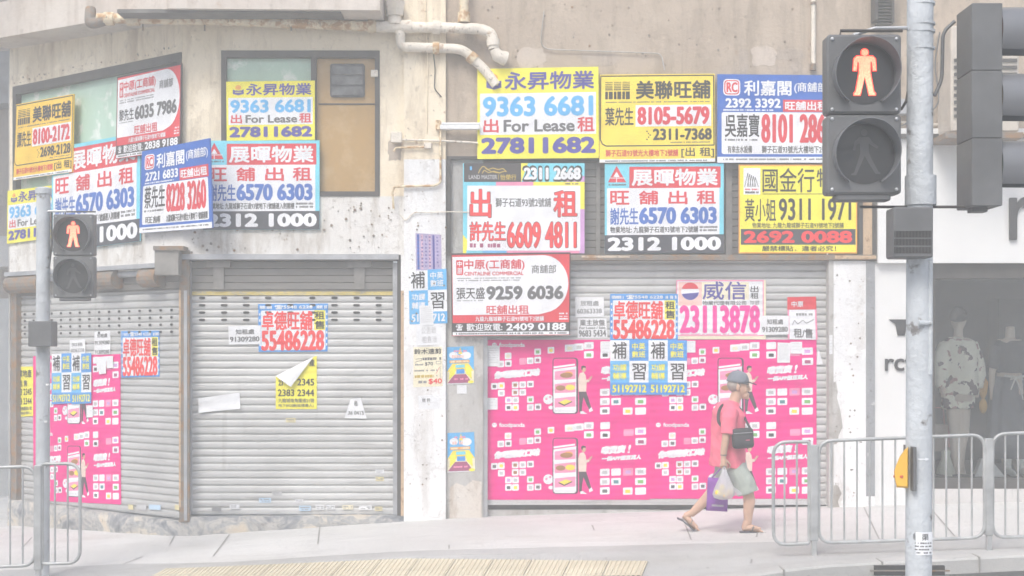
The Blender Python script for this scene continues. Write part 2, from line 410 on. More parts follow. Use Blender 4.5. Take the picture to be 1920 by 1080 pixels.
mb = MB(); pts = [(1558, 915), (1566, 908), (1572, 912), (1577, 925), (1570, 940), (1575, 955), (1560, 962), (1558, 962)]
mb.add([B.at(X(a), .023, Z(b)) for a, b in pts], [tuple(range(len(pts)))[::-1]], M_greyw); mb.build('bare_patch', bld)
mb = MB(); pts = [(843, 915), (856, 905), (872, 912), (886, 900), (903, 903), (903, 978), (843, 978)]
mb.add([B.at(X(a), .004, Z(b)) for a, b in pts], [tuple(range(len(pts)))[::-1]], plaster('spalled_patch', (.62, .56, .50), (.66, .62, .57), (.33, .24, .17), .8, .6, .8)); mb.build('bare_patch', bld)
mb = MB(); fb(mb, 1623, 490, 1639, 930, -.3, .03, rusty('grey_strip_paint', (.30, .31, .33), (.6, .6, .6), .62, .66)); fb(mb, 1623, 930, 1639, 985, -.3, .03, M_col); mb.build('strip', bld)
mb = MB(); fb(mb, 906, 940, 1558, 1000, -.3, -.16, paint('dark_step', (.11, .105, .10), .8, .3, 5)); fb(mb, 906, 958, 1240, 1000, -.155, -.10, M_greyw); mb.build('doorstep', bld)
# oblique left wall
r_w0, z_wt = A.rz(25, 165); r_w1, _ = A.rz(341, 97); z_wt = A.rz(180, 131)[1]; z_wb = A.rz(200, 372)[1]
r_l = A.rz(18, 300)[0]; z_st = A.rz(200, 512)[1]; z_sb = A.rz(200, 958)[1]
mb = MB()
A.box(mb, r_l, -.3, z_wt, 0, 0, 8.2, M_beige)
A.box(mb, r_l, -.3, z_wb, r_w0, 0, z_wt, M_beige); A.box(mb, r_w1, -.3, z_wb, 0, 0, z_wt, M_beige); mb.build('wall', bld)
mb = MB(); A.box(mb, r_l, -.3, z_st, 0, 0, z_wb, M_white); mb.build('wall', bld)
mb = MB(); A.box(mb, r_l-.02, -4, -1, r_l, 0, 8.2, M_greyw); mb.build('wall', bld)   # flank going back
# stone plinths
def plinth(pl, r0, r1, zt0, zt1, zb, n0, n1):
    mb = MB(); nx, nz = 90, 7; vs = []
    for i in range(nx+1):
        r = r0+(r1-r0)*i/nx; zt = zt0+(zt1-zt0)*i/nx
        for j in range(nz+1):
            z = zb+(zt-zb)*j/nz; p = pl.at(r, n1, z)
            vs.append(p+pl.Nn*(.045*mnoise.noise(p*4)+.02*mnoise.noise(p*15)-(.02 if j == nz else 0))+Vector((0, 0, .012*mnoise.noise(p*9) if j == nz else 0)))
        vs.append(pl.at(r, n0, zt))
    k = nz+2
    mb.add(vs, [(i*k+j, (i+1)*k+j, (i+1)*k+j+1, i*k+j+1) for i in range(nx) for j in range(k-1)], M_stone)
    return mb.build('plinth', bld, True)
plinth(A, r_l, .03, z_sb, z_sb-.03, -.9, -.3, .04)
plinth(B, X(343), X(762), Z(969), Z(966), -.6, -.3, .05)
# balcony slab and storey above
mb = MB()
zs = Z(44); mb.add([A.at(r_l, 0, zs+.18), A.at(r_l, .5, zs+.18), B.at(X(343), 0.62, zs+.02), B.at(X(722), 0.62, zs), B.at(X(722), 0, zs), B.at(X(343), 0, zs+.02)], [(0, 1, 2, 5), (2, 3, 4, 5)], M_soffit)
mb.add([A.at(r_l, .5, zs+.18), A.at(r_l, .5, zs+.6), B.at(X(343), 0.62, zs+.6), B.at(X(343), 0.62, zs+.02), B.at(X(722), 0.62, zs), B.at(X(722), 0.62, zs+.6), B.at(X(722), 0, zs), B.at(X(722), 0, zs+.6)], [(0, 3, 2, 1), (3, 4, 5, 2), (4, 6, 7, 5)], M_soffit)
mb.build('balcony', bld)
mb = MB(); mb.add([A.at(r_l, 0, 8.2), A.at(r_l, 1.0, 8.2), B.at(X(343)-.3, .8, 8.2), B.at(X(1642), .8, 8.2), B.at(X(1642), 0, 8.2), B.at(XC, 0, 8.2)], [(0, 1, 2, 5), (2, 3, 4, 5)], M_soffit)  # unseen overhang added to shade the top of the wall
mb.box(-30, 16, 8.2, 30, 17, 22, M_upper); mb.build('upper_storey_shade_slab', bld)
mb = MB(); mb.box(X(222, 15.5), 15.45, zs-.012, X(640, 15.5), 15.74, zs+.03, paint('slab_shade_dark', (.13, .125, .12), .6, .25, 5)); mb.build('shade_strip', bld)  # added dark strip paints the shade under the slab

def window(pl, r0, z0, r1, z1, parts, mat_pane, mull, rec=.10):
    mb = MB(); t = .055 if pl is B else .075
    for a, b, c, d_ in ((r0, z0, r0+t, z1), (r1-t, z0, r1, z1), (r0+t, z0, r1-t, z0+t), (r0+t, z1-t*1.4, r1-t, z1)):
        pl.box(mb, a, -rec, b, c, .012, d_, M_frame)
    for mm in mull: pl.box(mb, mm-.03, -rec, z0+t, mm+.03, .006, z1-t*1.4, M_frame)
    wobj = mb.build('window', bld)
    xs_ = [r0+t]+[q for m_ in mull for q in (m_-.03, m_+.03)]+[r1-t]
    for k in range(0, len(xs_), 2):
        mb = MB(); pl.box(mb, xs_[k], -rec-.02, z0+t, xs_[k+1], -rec+.03, z1-t*1.4, mat_pane[k//2]); mb.build('pane', wobj)
    return wobj
def papered(name, base, blot):
    m, nt, b = nodes(name)
    c = mix(nt, mul(nt, tnoise(nt, 3.6, 8, rough=.68, lo=.50, hi=.60), .9), base, blot)
    c = mix(nt, mul(nt, tnoise(nt, 2.2, 4, s=(3, 3, .6), lo=.5, hi=.75), .35), c, tuple(x*.75 for x in base))
    nt.links.new(c, b.inputs['Base Color']); b.inputs['Roughness'].default_value = .22; b.inputs['Specular IOR Level'].default_value = .5; return m
M_green = papered('whitewashed_green_glass', (.46, .64, .53), (.80, .85, .80))
M_ply = papered('varnished_plywood', (.44, .275, .10), (.50, .34, .16))
wA = window(A, r_w0, z_wb, r_w1, z_wt, 1, [M_green], [])
wB = window(B, X(415), Z(368), X(712), Z(95), 2, [M_green, M_ply], [X(588)])
mb = MB()
fb(mb, 596, 192, 702, 194.5, -.068, -.062, M_frame); mb.build('joint', wB)
mb = MB(); M_vent = paint('dusty_vent', (.10, .105, .11), .7, .3, 12)
mb.rbox(X(618), 16.03, Z(181), X(683), 16.066, Z(118), M_vent, .03)
for k in range(3): fb(mb, 622, 124+k*19, 679, 139+k*19, -.03, -.018, paint('vent_louvre', (.15, .155, .16), .7, .35, 9))
mb.build('ventilator', wB)

# ---- roller shutters (slats are geometry)
def shutter(pl, r0, r1, z0, z1, n, matl, rows, pitch=.085, slots=(), step=.26, slot_w=.075):
    mb = MB(); prof = []
    z = z1
    zz = []
    while z > z0+.06:
        zz.append(z); z -= pitch
    for z in zz:
        prof += [(z, -.014), (z-.004, -.014), (z-.0055, -.004), (z-.0105, -.004), (z-.012, -.014), (z-.0155, -.014), (z-.0175, .001), (z-.024, .0045), (z-pitch*.55, .0055), (z-pitch*.86, .004), (z-pitch*.985, .0005)]
    nx = 14
    vs = []
    for i in range(nx+1):
        r = r0+(r1-r0)*i/nx
        for (q, e) in prof: vs.append(pl.at(r, n+e+.004*mnoise.noise(Vector((r*.8, q*1.3, 3))), q))
    k = len(prof)
    mb.add(vs, [(i*k+j, i*k+j+1, (i+1)*k+j+1, (i+1)*k+j) for i in range(nx) for j in range(k-1)], matl)
    so = mb.build('roller_shutter', bld, False)
    me = so.data; me.polygons.foreach_set('use_smooth', [True]*len(me.polygons)); smooth_angle(so, 50)
    mb = MB(); zb = zz[-1]-pitch
    pl.box(mb, r0, n-.02, z0, r1, n+.022, zb-.003, matl); mb.build('bottom_bar', so)
    if slots:
        mb = MB()
        for kz in slots:
            zc = zz[kz]-pitch*.5; r = r0+step*.45
            while r < r1-.1:
                if random.random() > .04:
                    w = slot_w*.5*random.uniform(.9, 1.05); h = .014
                    vs = []
                    for q in range(12):
                        a = 2*math.pi*q/12; vs.append(pl.at(r+w*max(-1, min(1, 1.25*math.cos(a))), n+.0125, zc+h*max(-1, min(1, 1.25*math.sin(a)))))
                    mb.add(vs, [tuple(range(12))[::-1]], M_dark)
                r += step
        mb.build('vent_slots', so)
    return so
def guide(pl, r0, r1, z0, z1, n0, n1, m, par): 
    mb = MB(); pl.box(mb, r0, n0, z0, r1, n1, z1, m); return mb.build('guide_rail', par)
sB = shutter(B, X(357), X(736), Z(966), Z(482), -.10, M_slat, 0, slots=(5, 6, 7, 8), step=.256)
guide(B, X(345), X(357), Z(966), Z(492), -.2, -.03, M_galv, sB); guide(B, X(736), X(745), Z(966), Z(492), -.2, -.03, M_galv, sB)
M_shadeslat = slatmetal('dirty_slats_painted_shade', (.20, .19, .18), (.10, .09, .08), .5)  # dark tone paints the shade of the recess, with dirt streaks
def hood(pl, r0, r1, z0, z1, n):  # added dark slats for the shaded shutter top, not a separate hood
    mb = MB(); z = z1; vs = []
    while z > z0+.01:
        zz_ = max(z0, z-.082); vs += [(z, n-.012), (z-.008, n), (zz_+.006, n+.002), (zz_, n-.006)]; z = zz_
    mb.add([pl.at(r, e, q) for q, e in vs for r in (r0, r1)], [(i*2, i*2+1, i*2+3, i*2+2)[::-1] for i in range(len(vs)-1)], M_shadeslat); mb.build('shade_dark_slats', bld)
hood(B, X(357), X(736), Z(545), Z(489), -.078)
mb = MB(); fb(mb, 357, 546, 736, 553, -.09, -.083, rusty('faded_yellow_strip', (.62, .50, .16), (.4, .38, .35), .5, .62, 14)); mb.build('painted_strip', sB)
mb = MB(); fb(mb, 745, 478, 752, 968, -.25, .02, M_frame); mb.build('post', bld)
mb = MB(); fb(mb, 752, 545, 758, 968, -.25, .03, M_tan); fb(mb, 752, 478, 758, 545, -.25, .03, M_col); mb.build('post', bld)
mb = MB(); fb(mb, 343, 477, 748, 487, -.08, .055, M_galv); fb(mb, 343, 487, 748, 489, -.08, .05, M_frame)
mb.build('lintel', bld)
M_brk = paint('bracket_steel', (.22, .21, .20), .6, .2, 9)
for cx in (407, 672):
    mb = MB(); fb(mb, cx-20, 489, cx+24, 501, -.075, -.02, M_brk); fb(mb, cx-9, 501, cx+11, 542, -.075, -.05, M_brk); mb.build('bracket', bld)
mb = MB(); fb(mb, 338, 470, 357, 978, .006, .05, M_rustdark); fb(mb, 337.5, 545, 341, 950, .05, .056, M_tan); fb(mb, 347, 545, 353, 975, .05, .06, M_galv); mb.build('post', bld)
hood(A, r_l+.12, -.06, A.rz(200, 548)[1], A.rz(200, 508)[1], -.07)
sA = shutter(A, r_l+.12, -.06, z_sb, A.rz(200, 486)[1], -.10, M_slat2, 0, slots=(7, 8, 9, 10), step=.20, slot_w=.05)
guide(A, r_l, r_l+.12, z_sb, z_st, -.25, -.02, M_rustdark, sA); guide(A, -.06, -.006, z_sb, z_st, -.25, -.02, M_rustdark, sA)
mb = MB(); A.box(mb, r_l, -.06, A.rz(200, 508)[1], -.02, .08, A.rz(200, 500)[1], M_galv); mb.build('lintel', bld)
mb = MB()
for a, b in ((r_l+.02, r_l+.75), (A.rz(182, 500)[0], A.rz(222, 500)[0]), (A.rz(270, 500)[0], A.rz(302, 500)[0])):
    mb = MB(); zc = A.rz(200, 525)[1]; mb.tube([A.at(a, .0, zc), A.at(b, .0, zc)], .115, M_rustdark, 16); mb.build('shutter_drum', bld)
mb = MB()
mb.tube([A.at(r_l+.6, -.02, A.rz(200, 516)[1]), A.at(-.25, -.02, A.rz(200, 516)[1])], .04, M_galv, 10)
mb.build('drum_axle', bld)
mb = MB(); B.box(mb, X(299), .02, Z(517), X(343), .22, Z(472), paint('grey_motor_box', (.24, .23, .215), .6, .2, 6)); B.box(mb, X(297), .0, Z(472), X(353), .24, Z(464), M_rustdark); mb.build('motor_box', bld)
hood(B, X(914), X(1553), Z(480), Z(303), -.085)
sC = shutter(B, X(914), X(1553), Z(945), Z(478), -.10, M_slat, 0)
guide(B, X(904), X(914), Z(975), Z(488), -.22, -.02, M_galv, sC); guide(B, X(1553), X(1562), Z(975), Z(488), -.22, .024, M_greyw, sC)
for a_, b_ in ((1118, 1126), (1362, 1374)): mb = MB(); fb(mb, a_, 303, b_, 478, -.08, -.05, M_brk); mb.build('bracket', bld)
mb = MB(); fb(mb, 1562, 303, 1608, 478, -.25, -.1, M_shadeslat); mb.build('side_panel', bld)
mb = MB()                                            # old sign-box frame over the right shutter
for q in ((838, 294, 1642, 300), (838, 300, 846, 478), (1608, 365, 1616, 478), (1634, 365, 1642, 490)): fb(mb, *q, -.1, .05, M_frame)
fb(mb, 1070, 478, 1642, 488, -.12, .06, M_rustdark); fb(mb, 1616, 365, 1634, 478, -.1, .03, M_tan); fb(mb, 1563, 480, 1640, 486, .06, .066, M_tan); fb(mb, 1090, 480, 1180, 484, .06, .064, rusty('pale_rust', (.6, .5, .4)))
mb.build('sign_frame', bld)
# wall clutter belonging to the building: bolts, stains, patches
mb = MB()
for _ in range(70):
    px, py = random.uniform(355, 740), random.uniform(380, 474)
    r_ = random.choice((.006, .008, .011, .016)); mb.tube([B.at(X(px), 0, Z(py)), B.at(X(px), .012, Z(py))], r_, M_rustdark, 7)
for _ in range(50):
    px, py = random.uniform(860, 1600), random.uniform(8, 128)
    mb.tube([B.at(X(px), 0, Z(py)), B.at(X(px), .008, Z(py))], random.choice((.006, .009, .014)), M_rustdark, 7)
for _ in range(46):
    px, py = random.uniform(764, 838), random.uniform(240, 960)
    mb.tube([B.at(X(px), .06, Z(py)), B.at(X(px), .068, Z(py))], random.choice((.005, .007, .011)), M_rustdark, 7)
for _ in range(40):
    px, py = random.choice((1568, 1596, 1612))+random.uniform(-6, 6), random.uniform(500, 930)
    mb.tube([B.at(X(px), .02, Z(py)), B.at(X(px), .028, Z(py))], random.choice((.005, .008, .011)), M_rustdark, 7)
for _ in range(30):
    r_, z_ = random.uniform(r_l+.1, -.1), random.uniform(z_wt+.1, 5.4)
    mb.tube([A.at(r_, 0, z_), A.at(r_, .008, z_)], random.choice((.006, .01)), M_rustdark, 7)
mb.build('bolts', bld)['kind'] = 'stuff'
def patch(px0, py0, px1, py1, n, m, jag=5):
    mb = MB(); k = 22; pts = []
    cx, cy, rx, ry = (px0+px1)/2, (py0+py1)/2, (px1-px0)/2, (py1-py0)/2
    for i in range(k):
        a = 2*math.pi*i/k; rr = 1/max(abs(math.cos(a)), abs(math.sin(a)))**.8*(1+random.uniform(-.14, .14))
        pts.append(B.at(X(cx+rx*rr*math.cos(a)), n, Z(cy-ry*rr*math.sin(a))))
    mb.add(pts, [tuple(range(k))[::-1]], m); mb.build('repair_patch', bld)
M_old = plaster('bare_concrete', (.40, .34, .285), (.48, .41, .345), (.25, .20, .165), .6, .3, .5)
M_newr = plaster('newer_render', (.52, .45, .385), (.58, .50, .43), (.36, .30, .25), .4, .2, .4)
patch(1408, 86, 1456, 124, .003, M_newr); patch(1456, 92, 1506, 112, .003, M_old); patch(1482, 110, 1503, 135, .0035, M_old); patch(968, 90, 1022, 128, .003, M_newr)
patch(908, 92, 945, 120, .003, M_old); patch(1385, 92, 1403, 135, .003, M_old); patch(1090, 96, 1160, 124, .003, M_old); patch(728, 262, 752, 300, .003, M_old)

# ------------------------------------------------------------------ pipes, conduits, lamp, wires
def P(px, py, n=0.15): return Vector((X(px, YW-n), YW-n, Z(py, YW-n)))
def bend(pts, k=6, r=.5):
    pts = [Vector(p) for p in pts]; out = [pts[0]]
    for i in range(1, len(pts)-1):
        a, b, c = pts[i-1], pts[i], pts[i+1]
        l = min((b-a).length, (c-b).length)*r*.9
        p0 = b+(a-b).normalized()*l; p1 = b+(c-b).normalized()*l
        for q in range(k+1):
            t = q/k; out.append(p0*(1-t)**2+b*2*t*(1-t)+p1*t*t)
    return out+[pts[-1]]
def collars(par, spots, m):
    for (a, b, r) in spots:
        mb = MB(); mb.tube([a, b], r, m, 16); mb.build('collar', par)
pp = thing('drain_pipe', 'rusty horizontal drain pipe slung under the balcony slab', 'pipe', P(450, 40), 'drain pipes on the facade')
mb = MB(); mb.tube([P(182, 34, .22), P(400, 38, .2), P(706, 50, .15)], .056, M_rust, 16); smooth_angle(mb.build('pipe_run', pp), 60)
mb = MB(); mb.tube(bend([P(170, 18, .1), P(168, 46, .22), P(196, 38, .22)]), .062, M_rustdark, 14); smooth_angle(mb.build('elbow', pp), 60)
collars(pp, [(P(238, 36, .22), P(262, 36.5, .22), .072), (P(690, 49, .15), P(704, 50, .15), .072), (P(196, 35, .22), P(214, 35.5, .22), .075)], M_rust)
mb = MB()
for px in (268, 384, 546): mb.tube([P(px, 8, .2), P(px, 58, .2)], .011, M_rustdark, 6)
mb.build('hanger', pp)
pp = thing('drain_pipe', 'white drain branch with tee, hopper and rusty elbow ending above the first yellow board', 'pipe', P(740, 50), 'drain pipes on the facade')
mb = MB(); mb.tube(bend([P(706, 50, .15), P(830, 52, .15), P(900, 54, .15), P(922, 62, .15), P(926, 92, .15)]), .062, M_pipe, 16); smooth_angle(mb.build('pipe_run', pp), 60)
mb = MB(); mb.tube([P(740, -120, .15), P(740, 8, .15), P(740, 46, .15)], [.055, .055, .085], M_pipe, 16); mb.tube([P(740, 4, .15), P(740, 30, .15)], [.125, .10], M_pipe, 6); smooth_angle(mb.build('riser', pp), 50)
mb = MB(); mb.tube([P(926, 92, .15), P(932, 104, .14), P(948, 110, .1)], [.055, .075, .085], M_pipe, 14); smooth_angle(mb.build('outlet', pp), 50)
collars(pp, [(P(752, 50, .15), P(772, 50, .15), .075), (P(812, 51, .15), P(826, 52, .15), .078), (P(924, 74, .15), P(925, 86, .15), .075)], M_pipe)
pp = thing('drain_pipe', 'rusty vertical pipe rising from the white drain branch near its elbow', 'pipe', P(870, 30), 'drain pipes on the facade')
mb = MB(); mb.tube([P(871, -140, .15), P(870, 28, .15)], .052, M_rust, 14); smooth_angle(mb.build('riser', pp), 60)
collars(pp, [(P(870, 24, .15), P(870, 42, .15), .072)], M_rust)
pp = thing('drain_pipe', 'lower offset drain pipe bending down behind the first yellow board', 'pipe', P(800, 90), 'drain pipes on the facade')
mb = MB(); mb.tube(bend([P(750, 58, .15), P(752, 88, .14), P(822, 90, .12), P(868, 92, .1), P(912, 134, .08), P(930, 160, .08)], r=.4), .056, M_pipe, 16); smooth_angle(mb.build('pipe_run', pp), 60)
collars(pp, [(P(744, 62, .15), P(744, 74, .15), .001), (P(812, 90, .12), P(824, 90, .12), .072), (P(880, 104, .1), P(890, 113, .09), .07)], M_rust)
pp = thing('drain_pipe', 'thin straight downpipe on the beige wall left of the large red man signal', 'pipe', P(1525, 60, .05), 'drain pipes on the facade')
mb = MB(); mb.tube([P(1525, -150, .05), P(1525, 124, .05)], .026, M_pipe, 12); smooth_angle(mb.build('pipe_run', pp), 60)
collars(pp, [(P(1525, 4, .05), P(1525, 9, .05), .034), (P(1524, 120, .05), P(1524, 132, .05), .036)], M_rustdark)
def conduit(label, pts, r, m, box=None):
    t = thing('conduit', label, 'conduit', pts[0], 'conduits on the column')
    mb = MB(); mb.tube(bend(pts, 5, .35), r, m, 8); smooth_angle(mb.build('tube', t), 60)
    if box:
        for (a, b, c, d_) in box:
            mb = MB(); mb.rbox(X(a), YW-.12, Z(d_), X(c), YW-.055, Z(b), M_pipe, .012); mb.build('junction_box', t)
    return t
conduit('pale conduit with square junction box running below the tube lamp', [P(752, 262, .09), P(830, 264, .09), P(896, 268, .09)], .012, M_pipe, [(734, 250, 755, 270)])
conduit('short conduit stub with small box on the column side', [P(738, 284, .09), P(742, 277, .09), P(806, 276, .09)], .011, M_rust, [(796, 270, 810, 281)])
conduit('water conduit with tap dropping down the column beside the frame', [P(826, 234, .09), P(826, 342, .09), P(816, 348, .09), P(740, 350, .09), P(736, 360, .08), P(738, 392, .07)], .013, M_rust)
conduit('thin cable looping low across the column to the sign frame', [P(750, 402, .08), P(760, 414, .08), P(776, 398, .08), P(846, 397, .08), P(880, 398, .06)], .006, M_pipe)
conduit('black loose cable hanging from the lower drain pipe', [P(812, 94, .1), P(816, 130, .08), P(814, 166, .08), P(828, 182, .08)], .006, M_frame)
t = thing('tube_lamp', 'white fluorescent tube fitting fixed beside the first yellow board', 'lamp', P(860, 238, .12))
mb = MB(); mb.rbox(X(826), YW-.14, Z(246), X(900), YW-.06, Z(237), paint('lamp_white', (.75, .76, .77), .4, .04), .01); mb.build('housing', t)
mb = MB(); mb.tube([P(828, 232, .13), P(900, 232, .13)], .014, paint('tube_glass', (.82, .84, .86), .2, .02), 10); mb.build('tube', t)
mb = MB(); mb.rbox(X(818), YW-.12, Z(246), X(827), YW-.06, Z(228), M_rust, .008); mb.build('end_cap', t)
mb = MB(); mb.rbox(X(696), YW-.04, Z(145), X(709), YW+.0, Z(132), M_pipe, .01)
tag(mb.build('switch_box', loc=(X(702), YW, Z(138))), 'small white square box on the plywood window frame', 'switch box')

# ------------------------------------------------------------------ lettering
GC = {}
def glyphs(s):
    if s in GC: return GC[s]
    c = bpy.data.curves.new('lettering', 'FONT'); c.body = s; c.size = 1; c.resolution_u = 3
    o = bpy.data.objects.new('lettering_tmp', c); COL.objects.link(o)
    dg_ = bpy.context.evaluated_depsgraph_get()
    me = bpy.data.meshes.new_from_object(o.evaluated_get(dg_))
    vs = [(v.co.x, v.co.y) for v in me.vertices]; fs = [tuple(p.vertices) for p in me.polygons]
    bpy.data.objects.remove(o); bpy.data.curves.remove(c); bpy.data.meshes.remove(me)
    x0 = min(v[0] for v in vs); x1 = max(v[0] for v in vs); y0 = min(v[1] for v in vs); y1 = max(v[1] for v in vs)
    GC[s] = ([((x-x0)/(x1-x0 or 1), (y-y0)/(y1-y0 or 1)) for x, y in vs], fs); return GC[s]
LAY = .0011
class Canvas:
    """flat print on a board or sheet; x to the right and y down in the photo's pixels of the reference board"""
    def __init__(s, frame, mapf, wave=0): s.fr = frame; s.map = mapf; s.g = {}; s.w = wave
    def mbq(s, grp): return s.g.setdefault(grp, MB())
    def P(s, x, y, k):
        x0, y0, x1, y1 = s.fr; return s.map((x-x0)/(x1-x0), (y-y0)/(y1-y0), k)
    def poly(s, pts, c, k=1, grp='artwork'):
        a = sum(pts[i-1][0]*pts[i][1]-pts[i][0]*pts[i-1][1] for i in range(len(pts)))
        if a > 0: pts = pts[::-1]
        s.mbq(grp).add([s.P(x, y, k) for x, y in pts], [tuple(range(len(pts)))], ink(c, s.w))
    def rect(s, x0, y0, x1, y1, c, k=1, grp='artwork'): s.poly([(x0, y0), (x1, y0), (x1, y1), (x0, y1)], c, k, grp)
    def rrect(s, x0, y0, x1, y1, r, c, k=1, grp='artwork', sk=0, rise=0):
        p = []
        for cx, cy, a0 in ((x1-r, y0+r, -90), (x1-r, y1-r, 0), (x0+r, y1-r, 90), (x0+r, y0+r, 180)):
            for q in range(4):
                a = R(a0+30*q); xx, yy = cx+r*math.cos(a), cy+r*math.sin(a)
                p.append((xx+sk*(y1-yy), yy-rise*(xx-x0)))
        s.poly(p, c, k, grp)
    def circ(s, cx, cy, r, c, k=1, grp='artwork', ry=None, n=20): s.poly([(cx+r*math.cos(2*math.pi*i/n), cy+(ry or r)*math.sin(2*math.pi*i/n)) for i in range(n)], c, k, grp)
    def line(s, pts, w, c, k=1, grp='artwork'):
        for (xa, ya), (xb, yb) in zip(pts, pts[1:]):
            L = math.hypot(xb-xa, yb-ya) or 1; nx, ny = -(yb-ya)/L*w/2, (xb-xa)/L*w/2
            s.poly([(xa+nx, ya+ny), (xb+nx, yb+ny), (xb-nx, yb-ny), (xa-nx, ya-ny)], c, k, grp)
    def text(s, t, x0, y0, x1, y1, c, b=0.0, k=3, grp='lettering', bx=None, sk=0, rise=0):
        vs, fs = glyphs(t); w_ = .52 if any(ord(q) > 0x2e80 for q in t) else .72; bx = (b if bx is None else bx)*w_; b *= w_; m = ink(c, s.w)
        offs = [(0, 0)]
        if b > 0 or bx > 0:
            offs += [(bx*math.cos(a), b*math.sin(a)) for a in [i*math.pi/4 for i in range(8)]]
        x0 += bx; x1 -= bx; y0 += b; y1 -= b
        for i, (ox, oy) in enumerate(offs):
            vv = []
            for (u, v) in vs:
                xx = x0+u*(x1-x0)+ox; yy = y1-v*(y1-y0)+oy
                vv.append(s.P(xx+sk*(y1-yy), yy-rise*(xx-x0), k+i*.06))
            s.mbq(grp).add(vv, fs, m)
    def greek(s, x0, y0, x1, y1, c, k=2, dash=2.2, grp='small_print'):
        x = x0
        while x < x1:
            w = random.uniform(.6, 1.4)*dash
            if random.random() < .82: s.rect(x, y0+random.uniform(0, .15)*(y1-y0), min(x+w*.8, x1), y1, c, k, grp)
            x += w
    def build(s, par):
        for gname, q in s.g.items(): q.build(gname, par)

def quadmap(pl, quad, n):
    c = [pl.hit(px, py, n) for px, py in quad]       # tl, tr, br, bl
    def f(u, v, k): return (c[0]*(1-u)+c[1]*u)*(1-v)+(c[3]*(1-u)+c[2]*u)*v+pl.Nn*(k*LAY)
    return f, c
def board(name, label, cat, pl, quad, n, frame, base, thick=.018, group=None, edge=None, wave=0, part='board', post=None):
    f, c = quadmap(pl, quad, n)
    root = thing(name, label, cat, (c[2]+c[3])/2, group)
    mb = MB(); back = [q-pl.Nn*thick for q in c]
    mb.add(list(c), [(0, 3, 2, 1)], ink(base, wave)); e = ink(edge or base, wave)
    mb.add(list(c)+back, [(0, 1, 5, 4), (1, 2, 6, 5), (2, 3, 7, 6), (3, 0, 4, 7), (4, 5, 6, 7)], e)
    mb.build(part, root)
    return root, Canvas(frame, f, wave)
def Q(x0, y0, x1, y1): return [(x0, y0), (x1, y0), (x1, y1), (x0, y1)]
GS = 'letting boards on the corner building'

# ---- board designs (drawn in the pixels of one reference board)
FR_W = (895, 127, 1122, 297)
def d_wing(c):
    c.rect(900, 174, 1117, 252, 'white', 1)
    c.poly([(912, 150), (926, 154), (940, 150), (940, 163), (926, 167), (912, 163)], 'indigo', 1, 'logo'); c.circ(926, 145, 7.5, 'orange', 1.6, 'logo'); c.rect(917, 150.5, 935, 153, 'yellow', 2.2, 'logo'); c.rect(918, 157, 934, 159, 'yellow', 2.2, 'logo')
    c.text('永昇物業', 946, 134, 1114, 168, 'indigo', 1.5)
    c.text('9363 6681', 905, 180, 1112, 218, 'sky', 2.4, bx=2.8)
    c.text('出', 906, 222, 935, 248, 'red', 1.1); c.text('租', 1082, 220, 1114, 248, 'red', 1.1)
    c.text('For Lease', 944, 224, 1077, 247, 'grey', 1.1, bx=1.4)
    c.text('27811682', 902, 257, 1116, 288, 'indigo', 2.8, bx=3.6)
FR_M = (1125, 138, 1340, 303)
def d_mid(c, n1, n2, name):
    c.rect(1125, 297, 1340, 303, 'white', 1); c.greek(1136, 299, 1326, 301.5, 'grey', 2)
    c.line([(1338, 141), (1338, 272), (1137, 272), (1130, 268), (1126.5, 260), (1126.5, 141), (1338, 141)], 2.2, 'ink', 1)
    for bx in (1135, 1151, 1167):
        for q in range(5): c.rect(bx, 152+q*3.4, bx+14, 152+q*3.4+1.2+q*.25, 'ink', 1, 'logo')
        c.rect(bx, 170, bx+5, 184.5, 'ink', 1, 'logo'); c.rect(bx+6.5, 170, bx+14, 184.5, 'ink', 1, 'logo')
    c.text('美聯旺舖', 1192, 150, 1332, 185, 'ink', 1.7); c.greek(1136, 189, 1330, 191, 'grey', 2)
    c.text(name, 1135, 200, 1188, 234, 'ink', .8)
    c.rect(1192, 196, 1333, 236, 'white', 1); c.text(n1, 1195, 199, 1330, 233, 'red', 2.0, bx=2.4)
    c.text(n2, 1224, 240, 1334, 262, 'ink', 1.2, bx=1.6)
    for q in ((1212, 244), (1215, 248), (1218, 251), (1215, 255), (1212, 259)): c.rect(q[0], q[1], q[0]+2.4, q[1]+2.4, 'ink', 1, 'logo')
    c.greek(1257, 265, 1330, 267, 'grey', 2)
    c.text('獅子石道93號光大樓地下2號舖', 1136, 279, 1271, 292, 'red', .35); c.text('[出 租]', 1277, 276, 1338, 295, 'ink', .5)
FR_R = (1345, 139, 1562, 305)
